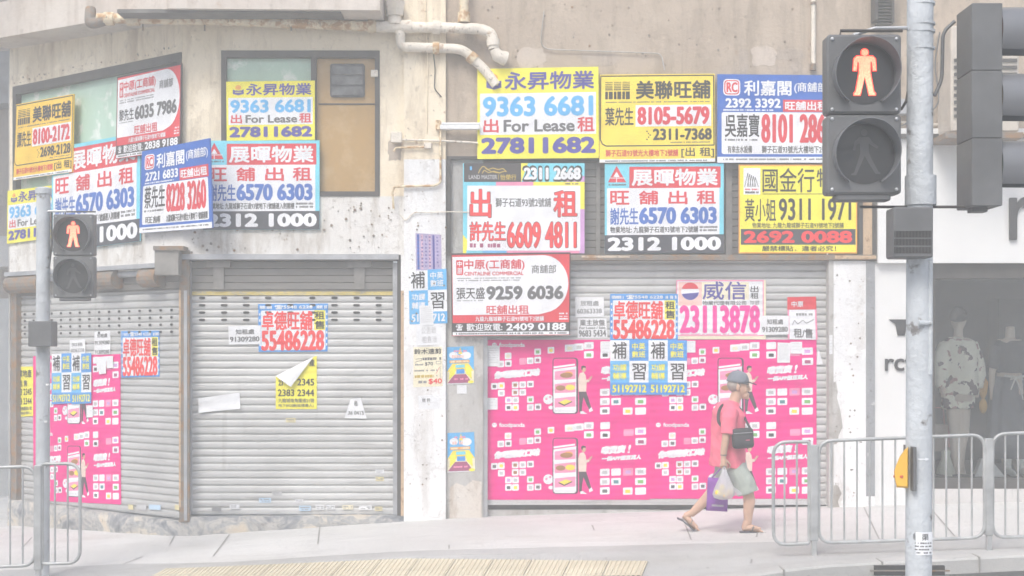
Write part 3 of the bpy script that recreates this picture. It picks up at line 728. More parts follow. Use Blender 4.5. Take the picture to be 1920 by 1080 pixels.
def d_ric(c, n0, n1, name, l1, l2):
    c.rect(1345, 294, 1562, 305, 'white', 1); c.greek(1356, 297, 1552, 300, 'grey', 2)
    c.rrect(1356, 148, 1388, 179, 7, 'white', 1, 'logo'); c.rrect(1358, 150, 1386, 177, 6, 'red', 2, 'logo'); c.rrect(1360, 152, 1384, 175, 5, 'white', 3, 'logo'); c.text('RC', 1362, 154, 1383, 173, 'red', 1.2, 4, 'logo')
    c.text('利嘉閣', 1395, 150, 1484, 179, 'white', 1.3); c.text('(商舖部)', 1489, 153, 1556, 174, 'white', .5)
    c.text(n0, 1360, 184, 1464, 202, 'white', 1.1, bx=1.4); c.rect(1468, 186, 1556, 209, 'red', 1); c.text('旺舖出租', 1472, 189, 1552, 206, 'white', .9)
    c.greek(1356, 204.5, 1450, 207.5, 'white', 2)
    c.rrect(1353, 210, 1554, 289, 4, 'white', 1)
    c.text(name, 1359, 213, 1424, 257, 'ink', .9); c.text(n1, 1427, 213, 1548, 268, 'red', 2.0, bx=2.6)
    c.greek(1359, 260, 1420, 264, 'grey', 2); c.text(l1, 1364, 273, 1410, 287, 'ink', .3); c.text(l2, 1428, 273, 1550, 287, 'ink', .3)
FR_L = (868, 306, 1096, 475)
def d_land(c):
    c.poly([(976, 306), (990, 306), (976, 345)], 'yellow', 1); c.rect(1060, 330, 1096, 350, 'lilac', 1); c.rect(930, 341, 1000, 350, 'rose', 1); c.rect(1000, 341, 1096, 352, 'yellow', 1.5)
    c.rect(1086, 352, 1096, 392, 'yellow', 1.5); c.rect(1086, 392, 1096, 475, 'lilac', 1.5); c.rect(950, 470, 1090, 475, 'rose', 1.5); c.poly([(868, 440), (878, 452), (874, 475), (868, 475)], 'yellow', 1.7); c.rect(905, 470, 950, 475, 'sky', 1.5)
    c.rect(870, 306, 977, 341, 'darkbox', 2); c.rrect(876, 348, 1088, 470, 1, 'white', 2.2)
    p = [(897, 325), (900, 318), (905, 312), (909, 313), (915, 318), (924, 315), (934, 318), (943, 316), (950, 322), (946, 321), (936, 324), (926, 321), (916, 324), (908, 319), (904, 325)]
    c.line(p, 1.6, 'gilt', 3, 'logo'); c.line([(910, 316), (922, 322), (938, 325)], 1.3, 'gilt', 3, 'logo')
    c.text('LAND MASTER', 879, 328, 932, 336, 'lightgrey', .2, 3); c.line([(934.5, 327), (934.5, 337)], .8, 'gilt', 3); c.text('怡榮行', 938, 327, 968, 338, 'gilt', .3, 3)
    c.rect(881, 312, 885, 319, 'sky', 3, 'logo')
    c.text('2311 2668', 979, 310, 1092, 341, 'ink', 3.6, 3, bx=4.2); c.text('2311 2668', 982, 314, 1089, 337, 'white', 1.9, 5, bx=2.4)
    c.greek(1060, 343, 1086, 346, 'grey', 3)
    c.text('出', 880, 354, 922, 409, 'ink', 3.0, 3); c.text('出', 881, 355, 921, 408, 'brightred', 2.3, 4.2)
    c.text('租', 1037, 356, 1083, 408, 'ink', 3.0, 3); c.text('租', 1038, 357, 1082, 407, 'brightred', 2.3, 4.2)
    c.text('獅子石道93號2號舖', 929, 371, 1033, 388, 'ink', .3)
    c.text('許先生', 880, 415, 949, 453, 'ink', 2.0, 3); c.text('許先生', 881, 416, 948, 452, 'brightred', 1.4, 4.2)
    c.text('6609 4811', 950, 415, 1082, 466, 'ink', 2.4, 3, bx=2.6); c.text('6609 4811', 951, 416, 1081, 465, 'brightred', 1.7, 4.2, bx=1.9)
    c.greek(881, 456, 948, 464, 'maroon', 3, 6)
FR_Z = (1134, 306, 1357, 475)
def d_zin(c, addr):
    c.rect(1138, 352, 1349, 440, 'white', 1); c.rect(1180, 312, 1351, 352, 'red', 1.5); c.rect(1134, 440, 1357, 475, 'slate', 1)
    c.poly([(1156, 310), (1174, 341), (1140, 341)], 'red', 1, 'logo'); c.poly([(1156, 321), (1162, 331), (1150, 331)], 'white', 2, 'logo'); c.line([(1142, 333), (1172, 333)], 1.4, 'white', 2, 'logo'); c.line([(1156, 331), (1156, 341)], 1.4, 'white', 2, 'logo'); c.greek(1141, 344, 1174, 347, 'grey', 2)
    c.text('展暉物業', 1184, 316, 1346, 348, 'white', 2.0)
    for q, x in zip('旺舖出租', (1144, 1198, 1253, 1306)): c.text(q, x, 357, x+36, 383, 'red', 1.3)
    c.text('謝先生', 1144, 389, 1197, 421, 'lettblue', .9); c.text('6570 6303', 1198, 388, 1344, 420, 'lettblue', 2.2, bx=2.8)
    c.text(addr, 1144, 424, 1309, 436, 'ink', .25); c.greek(1312, 424, 1345, 428, 'grey'); c.greek(1312, 430, 1345, 434, 'grey')
    c.text('2312 1000', 1139, 444, 1352, 470, 'white', 2.4, bx=3.4)
FR_G = (1387, 311, 1606, 475)
def d_gj(c):
    c.line([(1388, 312), (1605, 312), (1605, 474), (1388, 474), (1388, 312)], 2.4, 'orange', 1)
    c.rect(1396, 317, 1427, 366, 'white', 1, 'logo')
    for q in range(5): c.line([(1398+q*4.6, 352), (1404+q*3.4, 326+q*2), (1405+q*4.6, 352)], 1.1, 'grey', 2, 'logo')
    c.greek(1399, 355, 1424, 358, 'red', 2); c.greek(1399, 360, 1424, 364, 'ink', 2)
    c.text('國金行', 1431, 317, 1527, 362, 'ink', .35); c.line([(1431, 365), (1600, 365)], 1, 'ink', 2); c.text('特牌', 1531, 318, 1598, 352, 'ink', .4)
    c.text('黃小姐', 1398, 374, 1456, 416, 'ink', .35); c.text('9311 1971', 1461, 373, 1595, 414, 'ink', 1.1, bx=1.2)
    c.text('物業地址: 九龍九龍城獅子石道93號地下2號舖', 1412, 418, 1581, 428, 'ink', .15)
    c.rect(1391, 430, 1603, 459, 'slate', 1); c.text('2692 0088', 1396, 433, 1597, 456, 'brightred', 2.0, bx=2.8)
    c.text('嚴禁標貼．違者必究！', 1430, 461, 1567, 471, 'ink', .25)
FR_C = (845, 474, 1069, 629)
def d_cent(c, n1, name, n2, addr=True):
    p = [(848, 481), (1018, 479)]+[(1018+47*math.sin(R(a)), 533-54*math.cos(R(a))) for a in range(6, 181, 12)]+[(1010, 590), (848, 590)]
    c.poly(p, 'white', 1); c.rect(847, 605, 1067, 622, 'darkbox', 1.5); c.rect(847, 622, 1067, 628, 'white', 1.5); c.greek(853, 623.5, 1062, 626.5, 'grey', 2.5, 3)
    c.line([(846, 475.5), (1068, 475.5)], 3, 'darkbox', 1.5); c.line([(846, 475), (846, 628)], 2, 'darkbox', 1.7); c.line([(1068, 475), (1068, 628)], 2, 'darkbox', 1.7)
    c.rrect(855, 487, 868, 515, 2, 'red', 2, 'logo'); c.text('中', 857, 489, 866, 499, 'white', .6, 3, 'logo'); c.text('原', 857, 502, 866, 513, 'white', .4, 3, 'logo')
    c.text('中原(工商舖)', 870, 486, 983, 507, 'red', .75); c.text('CENTALINE COMMERCIAL', 870, 509, 981, 516, 'red', .3); c.text('商舖部', 996, 497, 1042, 513, 'grey', .3)
    c.greek(856, 520, 976, 522, 'midgrey'); c.greek(856, 524, 976, 526.5, 'midgrey')
    c.text(name, 855, 538, 908, 560, 'ink', .4); c.text(n1, 911, 536, 1056, 562, 'grey', 1.9, bx=2.4); c.greek(856, 562, 906, 564, 'midgrey')
    c.text('旺舖出租', 911, 572, 991, 589, 'red', .6)
    c.text('九龍九龍城獅子石道93號地下2號舖', 890, 593, 1019, 602, 'white', .3); c.greek(1048, 587, 1064, 590, 'white'); c.greek(1048, 593, 1064, 595, 'white'); c.greek(1048, 597, 1064, 600, 'white')
    c.text('☎', 853, 607, 866, 619, 'white', .3); c.text('歡迎致電:', 873, 606, 941, 620, 'white', .5); c.text(n2, 948, 606, 1061, 620, 'white', .9, bx=1.1)
FR_K = (1144, 551, 1271, 638)
def d_cheuk(c):
    c.rrect(1149, 563, 1267, 635, 2, 'white', 1)
    c.text('☎5548 6228', 1174, 553, 1243, 561, 'white', .4); c.greek(1147, 554, 1169, 560, 'white'); c.greek(1248, 554, 1269, 560, 'white')
    for q in range(6): c.rect(1145.4, 568+q*11, 1148, 572+q*11, 'white', 1); c.rect(1267.8, 568+q*11, 1270.2, 572+q*11, 'white', 1)
    c.text('卓德旺舖', 1150, 564, 1243, 599, 'brightred', 1.5); c.rect(1246, 563, 1266, 599, 'yellow', 2); c.text('租', 1247, 565, 1265, 580, 'ink', .7, 4); c.text('售', 1247, 582, 1265, 597, 'ink', .7, 4)
    c.text('55486228', 1149, 599, 1265, 636, 'brightred', 1.9, bx=2.2)
FR_V = (1268, 525, 1436, 636)
def d_wai(c):
    c.rect(1268, 525, 1432, 630, 'rose', 1); c.rect(1270, 527.5, 1430, 628, 'white', 2); c.rect(1272, 529, 1316, 573, 'palepink', 3); c.rect(1316, 529, 1404, 562, 'cream', 3)
    c.circ(1294, 546, 17, 'white', 4, 'logo'); top = [(1294+16.5*math.cos(R(a)), 546+16.5*math.sin(R(a))) for a in range(195, 346, 10)]
    c.poly(top, 'red', 5, 'logo'); c.poly([(1294+16.5*math.cos(R(a)), 546+16.5*math.sin(R(a))) for a in range(8, 173, 11)], 'indigo', 5, 'logo')
    c.text('威信', 1317, 528, 1399, 562, 'indigo', .9, 5); c.text('出', 1407, 536, 1422, 548, 'ink', .2, 5); c.text('租', 1407, 549, 1422, 560, 'ink', .2, 5)
    c.text('物業代理有限公司', 1317, 564, 1399, 572, 'grey', .2, 5); c.text('TO LET', 1406, 564, 1424, 571, 'grey', .2, 5)
    c.text('23113878', 1274, 572, 1425, 625, 'magenta', 2.6, 5, bx=3.0); c.greek(1276, 625.5, 1420, 627.5, 'rose', 5)
FR_T = (0, 0, 72, 103)
def d_tutor(c, faint=False):
    W = 'white'; yl = 'white' if faint else 'yellow'
    c.rect(36, 0, 72, 39, 'sky' if faint else 'midblue', 1); c.rect(0, 39, 36, 80, 'sky', 1); c.rect(0, 80, 72, 103, 'sky' if faint else 'midblue', 1)
    c.text('補', 4, 3, 31, 35, 'ink', .5); c.text('習', 41, 44, 67, 75, 'ink', .5)
    c.text('中英', 41, 5, 66, 18, yl, .5); c.text('數班', 41, 20, 66, 33, yl, .5); c.text('功課', 5, 45, 31, 58, yl, .5); c.text('輔導', 5, 61, 31, 74, yl, .5)
    c.text('51192712', 4, 84, 68, 99, yl, .8, bx=.9)
FR_F = (911, 786, 1218, 937)
def d_pink(c, wordmark=True):
    def ic(cx, cy, w, h, col='white', mark=None):
        c.rrect(cx-w/2, cy-h/2, cx+w/2, cy+h/2, 1.8, col, 1, 'artwork', 0, .04)
        if mark: c.rrect(cx-w*.26, cy-h*.22, cx+w*.26, cy+h*.24, .8, mark, 2, 'artwork')
    if wordmark:
        c.circ(927, 796, 4.6, 'white', 1, 'logo'); c.circ(925.4, 795, .9, 'rose', 2, 'logo'); c.circ(928.8, 795, .9, 'rose', 2, 'logo'); c.text('foodpanda', 936, 791.5, 984, 802, 'white', .45)
    mk = ['cream', 'lightgrey', 'grey', 'rose', 'lightgrey', 'maroon', 'green', 'gold', 'grey', 'gold', 'brown', 'lightgrey', 'midgrey', 'lightgrey', 'brown', 'lightgrey', 'lilac', 'lightgrey', 'green', 'slate', 'gold', 'lightgrey', 'grey']
    pos = [(952.6, 816.8), (939, 832), (953, 831), (980, 827), (994, 826), (1008, 824.5), (1008, 809), (1033, 806), (927, 874), (940, 873), (966, 871.5), (980, 871), (994.5, 870), (940, 887), (966, 885.5), (980, 885.5), (953.5, 900), (966.5, 900), (994.5, 899), (953.5, 914), (966.5, 914), (994.5, 914), (1008.7, 913)]
    for (x, y), m in zip(pos, mk): ic(x, y, 12.6, 12.4, 'rose' if (x, y) == (980, 827) else 'white', m)
    c.text('你嘅獨家口味', 925, 845, 1012, 861, 'white', 3.0, 2, sk=.18, rise=.075)
    c.text('嚟賣廣', 1126, 836, 1172, 852, 'white', 3.0, 2, sk=.2, rise=.07); c.text('!', 1176, 833, 1181, 849, 'white', .9, 2, sk=.2)
    c.text('一個APP搵百萬人', 1127, 855, 1202, 864.5, 'white', 1.8, 2, sk=.2, rise=.05)
    for x, y, m in ((1068, 802, 'cream'), (1085.5, 800, 'lightgrey'), (1104, 797.6, 'lightgrey'), (1104, 814.6, 'green'), (1134.6, 797.5, None), (1134.6, 815, 'ink'), (1201, 808, 'lilac'), (1201.6, 827.5, 'maroon'), (1134, 885.5, 'lightgrey'), (1155, 885, None), (1201, 884, 'lightgrey'), (1134, 903, 'lightgrey'), (1155, 903, 'teal'), (1201, 902.7, 'green'), (1134, 920.5, 'grey'), (1177, 921, 'gold'), (1201, 921, None)):
        ic(x, y, 18 if x < 1190 else 20.5, 13.5, 'white', m)
    ic(1178.6, 810.5, 19, 13, 'rose'); ic(1177.5, 884.7, 19, 14, 'rose', 'lilac')
    # phone
    c.rrect(1036, 820, 1084, 926, 6, 'pants', 1.5, 'picture'); c.rrect(1037.6, 821.5, 1080.5, 924.5, 5, 'hot', 2, 'picture'); c.poly([(1038, 836.5), (1078, 831), (1078, 834.5), (1038, 840)], 'white', 3, 'picture')
    c.poly([(1037.6, 842), (1080.5, 836), (1080.5, 921), (1077, 924.5), (1041, 924.5), (1037.6, 921)], 'white', 3, 'picture')
    for y0, y1 in ((844, 861), (868, 886), (895, 913)):
        c.poly([(1040, y0+2), (1079, y0-2), (1079, y1-1), (1040, y1+1)], 'rose', 4, 'picture')
    for cx, cy, rx, ry, q in ((1062, 853, 12, 5, 'brown'), (1066, 850, 8, 4, 'orange'), (1056, 852, 5, 3.4, 'cream'), (1051, 877, 9, 5, 'brown'), (1069, 876, 9, 5.5, 'gold'), (1052, 875, 4.6, 3, 'cream'), (1066, 874, 4, 2.5, 'brown')):
        c.circ(cx, cy, rx, q, 5+rx*.01+cx*.0001, 'picture', ry)
    c.poly([(1046, 905), (1060, 899), (1074, 903), (1058, 911)], 'pants', 5, 'picture'); c.poly([(1048, 903.6), (1061, 898.6), (1072, 902), (1058, 908.4)], 'gold', 6, 'picture')
    c.circ(1028, 898.5, 9.5, 'white', 1, 'picture'); c.circ(1024.5, 898, 2.2, 'rose', 2, 'picture'); c.circ(1031.5, 894, 2.2, 'rose', 2, 'picture'); c.circ(1033, 914, 5, 'white', 1, 'picture', 3.5)
    # printed man leaning on the phone
    c.poly([(1085, 884), (1099, 884), (1103, 896), (1109, 916), (1105, 919), (1100, 908), (1094, 894), (1091.5, 908), (1090.5, 922), (1086, 922), (1086, 900)], 'pants', 2, 'picture')
    c.poly([(1087, 849), (1094, 847), (1098, 853), (1100, 866), (1099, 884), (1085, 884), (1084, 860)], 'coat', 3, 'picture'); c.poly([(1088, 852), (1093, 852), (1096, 862), (1103, 861), (1108, 855), (1110, 857), (1104, 866), (1095, 867)], 'coat', 4, 'picture'); c.poly([(1103, 861), (1109, 854), (1111, 856), (1105, 863.5)], 'skin', 5, 'picture')
    c.circ(1094.5, 842, 4, 'skin', 4, 'picture', 5); c.poly([(1090, 842), (1089.5, 837), (1093, 834.5), (1098, 836), (1098.6, 838.6), (1093, 839), (1092, 843)], 'ink', 5, 'picture')
    c.poly([(1088, 921), (1093, 920.5), (1101, 926), (1088, 926)], 'white', 3, 'picture'); c.poly([(1104, 918), (1109, 913), (1112, 920), (1105, 923)], 'white', 3, 'picture')

# ---- boards on the front wall
G1 = GS
def place(design, fr, label, pl, quad, n, base, *args, thick=.02, edge=None, wave=0, name='letting_board', cat='sign', group=GS, part='board'):
    root, c = board(name, label, cat, pl, quad, n, fr, base, thick, group, edge, wave, part)
    design(c, *args); c.build(root); return root
AD1 = '物業地址: 九龍城獅子石道93號地下1號舖連入則閣樓'; AD2 = '物業地址: 九龍獅子石道93號地下2號舖'
place(d_wing, FR_W, 'large lemon yellow board with pale blue number, top left above the wide postered shutter', B, [(895, 129), (1122, 125), (1123, 296), (895, 298)], .07, 'yellow')
place(d_mid, FR_M, 'amber yellow board with round cornered dark outline, between lemon and blue boards', B, [(1125, 140), (1340, 138), (1341, 303), (1124, 305)], .075, 'gold', '8105-5679', '2311-7368', '葉先生')
place(d_ric, FR_R, 'blue board with red octagon emblem, half hidden behind the large pedestrian signal', B, [(1345, 139), (1562, 141), (1562, 305), (1345, 305)], .07, 'blue', '2392 3392', '8101 286', '吳嘉寶', '有來去水設備', '獅子石道93號光大樓地下2號')
place(d_land, FR_L, 'multicoloured board with black horse emblem corner and huge red characters', B, Q(868, 306, 1096, 475), .055, 'cyan')
place(d_zin, FR_Z, 'cyan edged board with red title bar and dark number strip, over the wide postered shutter', B, [(1134, 307), (1357, 306), (1357, 474), (1134, 476)], .055, 'cyan', AD2)
place(d_gj, FR_G, 'yellow board with thin black characters and purple edge below the blue board', B, Q(1385, 309, 1607, 475), .065, 'yellow', edge='purpleedge')
place(d_cent, FR_C, 'red and white board in thin black frame with curved white field, low by column', B, [(845, 475), (1070, 473), (1069, 628), (847, 630)], .075, 'red', '9259 6036', '張天盛', '2409 0188', edge='darkbox')
place(d_wing, FR_W, 'smaller lemon yellow board across the half boarded window', B, [(424, 153), (590, 151), (590, 262), (425, 264)], .03, 'yellow')
place(d_zin, FR_Z, 'cyan edged board with red title bar, left end covered by the tilted blue board', B, [(380, 264), (599, 263), (599, 430), (381, 431)], .03, 'cyan', AD1)
# ---- boards on the oblique left wall
place(d_wing, FR_W, 'lemon yellow board mostly behind the thin signal pole', A, [(14, 358), (110, 346), (108, 444), (13, 457)], .03, 'yellow')
place(d_zin, FR_Z, 'cyan edged board with red title bar behind the smaller pedestrian signal', A, [(98, 278), (263, 248), (262, 452), (96, 472)], .035, 'cyan', AD1)
place(d_ric, FR_R, 'tilted blue board with red octagon emblem at the building corner', A, [(266, 284), (393, 259), (398, 427), (261, 437)], .085, 'blue', '2721 6833', '8228 3260', '蔡先生', '旺舖', '九龍城獅子石道93號台大樓地下1號舖連閣')
place(d_cent, FR_C, 'red and white board with curved white field hung across the angled side window', A, [(220, 144), (340, 118), (338, 280), (217, 298)], .075, 'red', '6035 7986', '黎先生', '2838 9188', edge='darkbox')
place(d_mid, FR_M, 'amber yellow board with red number at the left end of the angled side window', A, [(30, 196), (138, 176), (135, 322), (25, 338)], .06, 'amber', '8100-2172', '2698-2128', '譚先生')

# ---- sheets stuck on the shutters
NS = -.10+.010
GK = 'blue bordered posters with red phone number'
def sheet(design, fr, label, pl, quad, n, base, *args, name='poster', cat='poster', group=None, wave=.25, thick=.0008):
    return place(design, fr, label, pl, quad, n, base, *args, thick=thick, wave=wave, name=name, cat=cat, group=group, part='sheet')
sheet(d_cheuk, FR_K, 'blue bordered poster with red number on the plain corner shutter', B, [(484, 570), (615, 569), (614, 659), (485, 660)], NS, 'midblue', group=GK)
sheet(d_cheuk, FR_K, 'blue bordered poster with red number above the tutoring squares', B, Q(1144, 551, 1271, 638), NS+.012, 'midblue', group=GK)
sheet(d_cheuk, FR_K, 'blue bordered poster with red number on the angled side shutter', A, [(227, 621), (299, 620), (299, 706), (228, 708)], NS, 'midblue', group=GK)
sheet(d_wai, FR_V, 'pink edged poster with red and blue ball emblem and magenta number', B, Q(1268, 525, 1436, 636), NS+.006, 'cream')
GP = 'pink food delivery posters'
pk = [('pink delivery poster with two white notes stuck down its left edge', Q(911, 637, 1218, 787), NS),
      ('upper right pink delivery poster, behind the walking man\'s cap', Q(1218, 637, 1531, 787), NS),
      ('lower left pink delivery poster on the wide postered shutter, uncovered', Q(911, 787, 1218, 937), NS),
      ('lower right pink delivery poster, behind the walking man\'s shirt', Q(1218, 787, 1531, 935), NS)]
for i, (lb, q, n_) in enumerate(pk): sheet(d_pink, FR_F, lb, B, q, n_, 'hot', group=GP, wave=.16)
sheet(d_pink, FR_F, 'upper pink delivery poster on the angled side shutter, half under the tutoring squares', A, [(62, 668), (226, 664), (226, 805), (62, 805)], NS, 'hot', group=GP, wave=.16)
sheet(d_pink, FR_F, 'lower pink delivery poster on the angled side shutter behind the railing end', A, [(62, 805), (226, 805), (227, 946), (63, 938)], NS, 'hot', group=GP, wave=.16)
GT = 'blue and white tutoring posters'
NP = NS+.013
for i, (px, lb) in enumerate(((1144, 'tutoring poster of blue and white squares, left one of the wide postered shutter pair'), (1216, 'tutoring poster of blue and white squares, right one beside the small white note'))):
    sheet(d_tutor, FR_T, lb, B, Q(px, 638, px+72, 740), NP+.003*i, 'white', group=GT)
for i, (px, lb) in enumerate(((97, 'narrow tutoring poster beside the thin signal pole on the angled side shutter'), (134, 'narrow tutoring poster second from the thin signal pole on the angled side shutter'))):
    sheet(d_tutor, FR_T, lb, A, [(px, 664), (px+37, 662), (px+37, 756), (px, 758)], NP+.003*i, 'white', group=GT)
sheet(d_tutor, FR_T, 'torn tutoring poster of pale blue squares on the white column', B, [(766, 507), (837, 504), (839, 606), (768, 608)], .0635, 'white', True, group=GT, wave=0)

def d_yellow(c, full):
    if full: c.text('專業地產', 4, 6, 73, 22, 'ink', .5)
    if full: c.text('租 售', 22, 27, 56, 40, 'ink', .4)
    if full: c.text('2383 2345', 4, 44, 73, 57, 'ink', .5)
    else: c.text('產', 64, 6, 74, 20, 'ink', .5); c.text('2345', 41, 43, 73, 56, 'ink', .5); c.text('23', 5, 46, 14, 56, 'ink', .5)
    c.text('2383 2344', 4, 63, 73, 76, 'ink', .5); c.text('九龍城南角圍道21號', 5, 80, 73, 88, 'grey', .2); c.text('地下B02舖(延禧書人)', 5, 90, 72, 97, 'grey', .15)
sheet(d_yellow, (0, 0, 78, 100), 'plain yellow agency sheet at the left end of the angled side shutter', A, [(25, 688), (62, 687), (62, 780), (25, 782)], NS+.003, 'yellow', True, group='yellow agency sheets')
# peeled yellow sheet: lower part flat, top left corner folded over
f, cq = quadmap(B, Q(517, 667, 594, 767), NS+.002)
root = thing('poster', 'yellow agency sheet on the plain corner shutter with its top corner peeled over', 'poster', (cq[2]+cq[3])/2, 'yellow agency sheets')
cv = Canvas((0, 0, 78, 100), f); mb = MB()
mb.add([f(u/78, v/100, 0) for u, v in ((0, 38), (72, 2), (78, 0), (78, 100), (0, 100))], [(0, 4, 3, 2, 1)], ink('yellow', .25)); mb.build('sheet', root)
d_yellow(cv, False); cv.build(root)
mb = MB(); pts = []
for t in [i/8 for i in range(9)]:
    a = Vector((0, 38))*(1-t)+Vector((72, 2))*t
    b = Vector((30, 58))*(1-t)**.9+Vector((72, 2))*(1-(1-t)**.9)
    for q in range(6):
        s_ = q/5; p = a*(1-s_)+b*s_; h = .05*math.sin(s_*math.pi*.62)*(1-t)**.7
        pts.append(f(p.x/78, p.y/100, 1)+B.Nn*(h+.004))
mb.add(pts, [(i*6+j, i*6+j+1, (i+1)*6+j+1, (i+1)*6+j) for i in range(8) for j in range(5)], ink('paper')); mb.build('folded_corner', root, True)

def note(label, pl, quad, n, lines=(), base='paper', group='white paper notes', cat='note', curl=.01, greek=0, col='grey', name='paper_note'):
    f, cq = quadmap(pl, quad, n); root = thing(name, label, cat, (cq[2]+cq[3])/2, group)
    mb = MB(); vs = []; K = 6
    sd = random.random()*50
    def h(u, v): return curl*max(0, mnoise.noise(Vector((u*1.6+sd, v*1.6, 1))))*(.3+1.2*abs(v-.5))
    for i in range(K+1):
        for j in range(K+1):
            u, v = i/K, j/K; vs.append(f(u, v, 0)+pl.Nn*h(u, v))
    mb.add(vs, [(i*(K+1)+j, i*(K+1)+j+1, (i+1)*(K+1)+j+1, (i+1)*(K+1)+j) for i in range(K) for j in range(K)], ink(base)); mb.build('sheet', root, True)
    def f2(u, v, k): return f(u, v, k+.6)+pl.Nn*h(u, v)
    c = Canvas((0, 0, 100, 100), f2)
    for (t, y0, y1, x0, x1, b_) in lines: c.text(t, x0, y0, x1, y1, col, b_, 1)
    for q in range(greek): c.greek(12, 10+q*(80/max(greek, 1)), 88, 10+q*(80/max(greek, 1))+3.2, 'lightgrey', 1, 7)
    c.build(root); return root
LZ = (('知租處', 18, 46, 22, 80, 1), ('91309280', 58, 86, 4, 96, 1.2))
note('white note with phone digits, left of the blue bordered poster on the plain corner shutter', B, [(428, 612), (489, 610), (489, 645), (429, 646)], NS+.001, LZ)
note('white note with phone digits below the pink edged magenta number poster', B, [(1426, 592), (1479, 592), (1479, 627), (1427, 628)], NS+.012, LZ)
note('faded white note on the wide postered shutter, upper one beside the red framed board', B, [(1078, 557), (1132, 557), (1133, 594), (1079, 595)], NS+.001, (('放租處', 18, 44, 18, 82, .6), ('60363338', 58, 82, 6, 92, .8)), col='midgrey')
note('white note with serif sale lines, lower one beside the red framed board', B, [(1083, 597), (1137, 597), (1139, 633), (1083, 634)], NS+.001, (('業主放盤', 6, 38, 8, 94, .8), ('For Lease / Sale', 42, 54, 6, 94, .5), ('9683 5434', 60, 94, 4, 96, 1)))
note('long white folded paper strip stuck low on the plain corner shutter', B, [(372, 747), (449, 736), (451, 766), (373, 774)], NS+.006, (), curl=.05)
note('crumpled white scrap with digits at the right of the plain corner shutter', B, [(657, 749), (676, 746), (688, 785), (646, 784)], NS+.004, (('租', 12, 38, 40, 66, 1), ('36 0413', 62, 82, 10, 92, 1)), curl=.03)
note('white note at the top of the first pink poster, by its left edge', B, Q(913, 648, 937, 687), NS+.006, (), greek=7)
note('small white note lower on the left edge of the first pink poster', B, Q(912, 746, 933, 768), NS+.006, (), greek=3)
note('small white note left of the paired tutoring posters', B, Q(1126, 640, 1145, 660), NS+.006, (), greek=3)
note('small white note right of the paired tutoring posters', B, Q(1284, 639, 1304, 661), NS+.006, (), greek=2)
note('tall white receipt like note at the top right of the pink posters', B, [(1458, 642), (1482, 643), (1481, 680), (1457, 680)], NS+.006, (), greek=8)
note('square white note beside the receipt like note on the pink poster', B, Q(1482, 641, 1504, 663), NS+.007, (), greek=3)
note('torn white scrap at the right edge of the pink posters', B, [(1533, 655), (1537, 660), (1543, 683), (1531, 684)], NS+.004, ())
note('two part white note above the slanted tutoring posters, nearer the pole', A, [(131, 638), (160, 636), (160, 664), (131, 665)], NS+.002, (('知租', 20, 45, 15, 85, .8), ('60363338', 60, 85, 6, 94, .8)), col='midgrey')
note('tall white note with two rows of digits above the left pink poster', A, [(177, 622), (207, 620), (207, 664), (177, 665)], NS+.002, (('知租處', 10, 28, 18, 82, .8), ('91309280', 40, 58, 4, 96, 1), ('91309280', 80, 98, 4, 96, 1)))
note('white torn note on the upper left pink poster, nearest the tutoring posters', A, [(178, 670), (200, 668), (199, 700), (186, 702)], NP, (), curl=.02)
note('second white torn note on the upper left pink poster, by its right side', A, [(200, 668), (212, 667), (212, 690), (200, 690)], NP+.002, (), curl=.02)
note('white strip note on the upper left pink poster beside the printed phone', A, [(162, 760), (174, 760), (174, 782), (162, 783)], NP, ())
note('white receipt stuck over the torn tutoring poster on the column', B, [(786, 574), (812, 572), (813, 609), (787, 611)], .0705, (), greek=8)
note('washed out paper under the receipt on the white column', B, [(781, 606), (826, 604), (827, 646), (780, 648)], .0625, (('公告啟', 18, 50, 20, 82, .5), ('租售洽', 60, 90, 24, 84, .5)), col='lightgrey')
note('small white note below the upper event poster by the column', B, Q(857, 722, 875, 738), .004, (), greek=2)
note('faint printed slip low on the white column', B, [(784, 742), (825, 740), (826, 766), (785, 768)], .0625, (('理 鈴', 20, 48, 16, 56, .8),), greek=2, col='midgrey')
note('small white label on the post right of the wide postered shutter', B, [(1555, 628), (1561, 628), (1561, 664), (1555, 664)], .027, (), greek=5)
f_ = [('grey', 462, 768, 20), ('gold', 545, 788, 16), ('white', 712, 884, 16), ('gold', 712, 898, 16), ('white', 494, 938, 18), ('sky', 496, 938, 18), ('white', 560, 938, 14)]
GK2 = 'small stickers along the bottom of the plain corner shutter'
st = [(406, 955, 18, 6, 'midgrey', 'dark faded sticker nearest the left guide, bottom bar of the plain corner shutter'), (440, 950, 18, 8, 'paper', 'white faded sticker second from left on the bottom bar of the plain corner shutter'),
      (497, 938, 22, 9, 'faded', 'pale blue sticker one slat above the bottom bar'), (572, 953, 22, 10, 'faded', 'pale blue sticker right on the bottom bar'), (600, 951, 16, 9, 'paper', 'white sticker just right of the blue one on the bottom bar'),
      (620, 951, 16, 8, 'paper', 'white sticker between two white ones on the bottom bar'), (652, 951, 20, 8, 'cream', 'cream sticker mid right on the bottom bar'), (685, 952, 24, 8, 'paper', 'wide white sticker near the right of the bottom bar'), (710, 954, 14, 8, 'straw', 'yellow sticker rightmost on the bottom bar'),
      (712, 884, 16, 7, 'paper', 'white sticker at the right edge, higher up the plain corner shutter'), (712, 898, 15, 8, 'straw', 'yellow sticker at the right edge under a white one'), (545, 788, 18, 8, 'straw', 'yellow lettered sticker below the peeled yellow sheet'), (519, 925, 18, 7, 'lightgrey', 'grey sticker two slats above the bottom bar'), (561, 939, 15, 6, 'paper', 'small white sticker one slat above the bottom bar')]
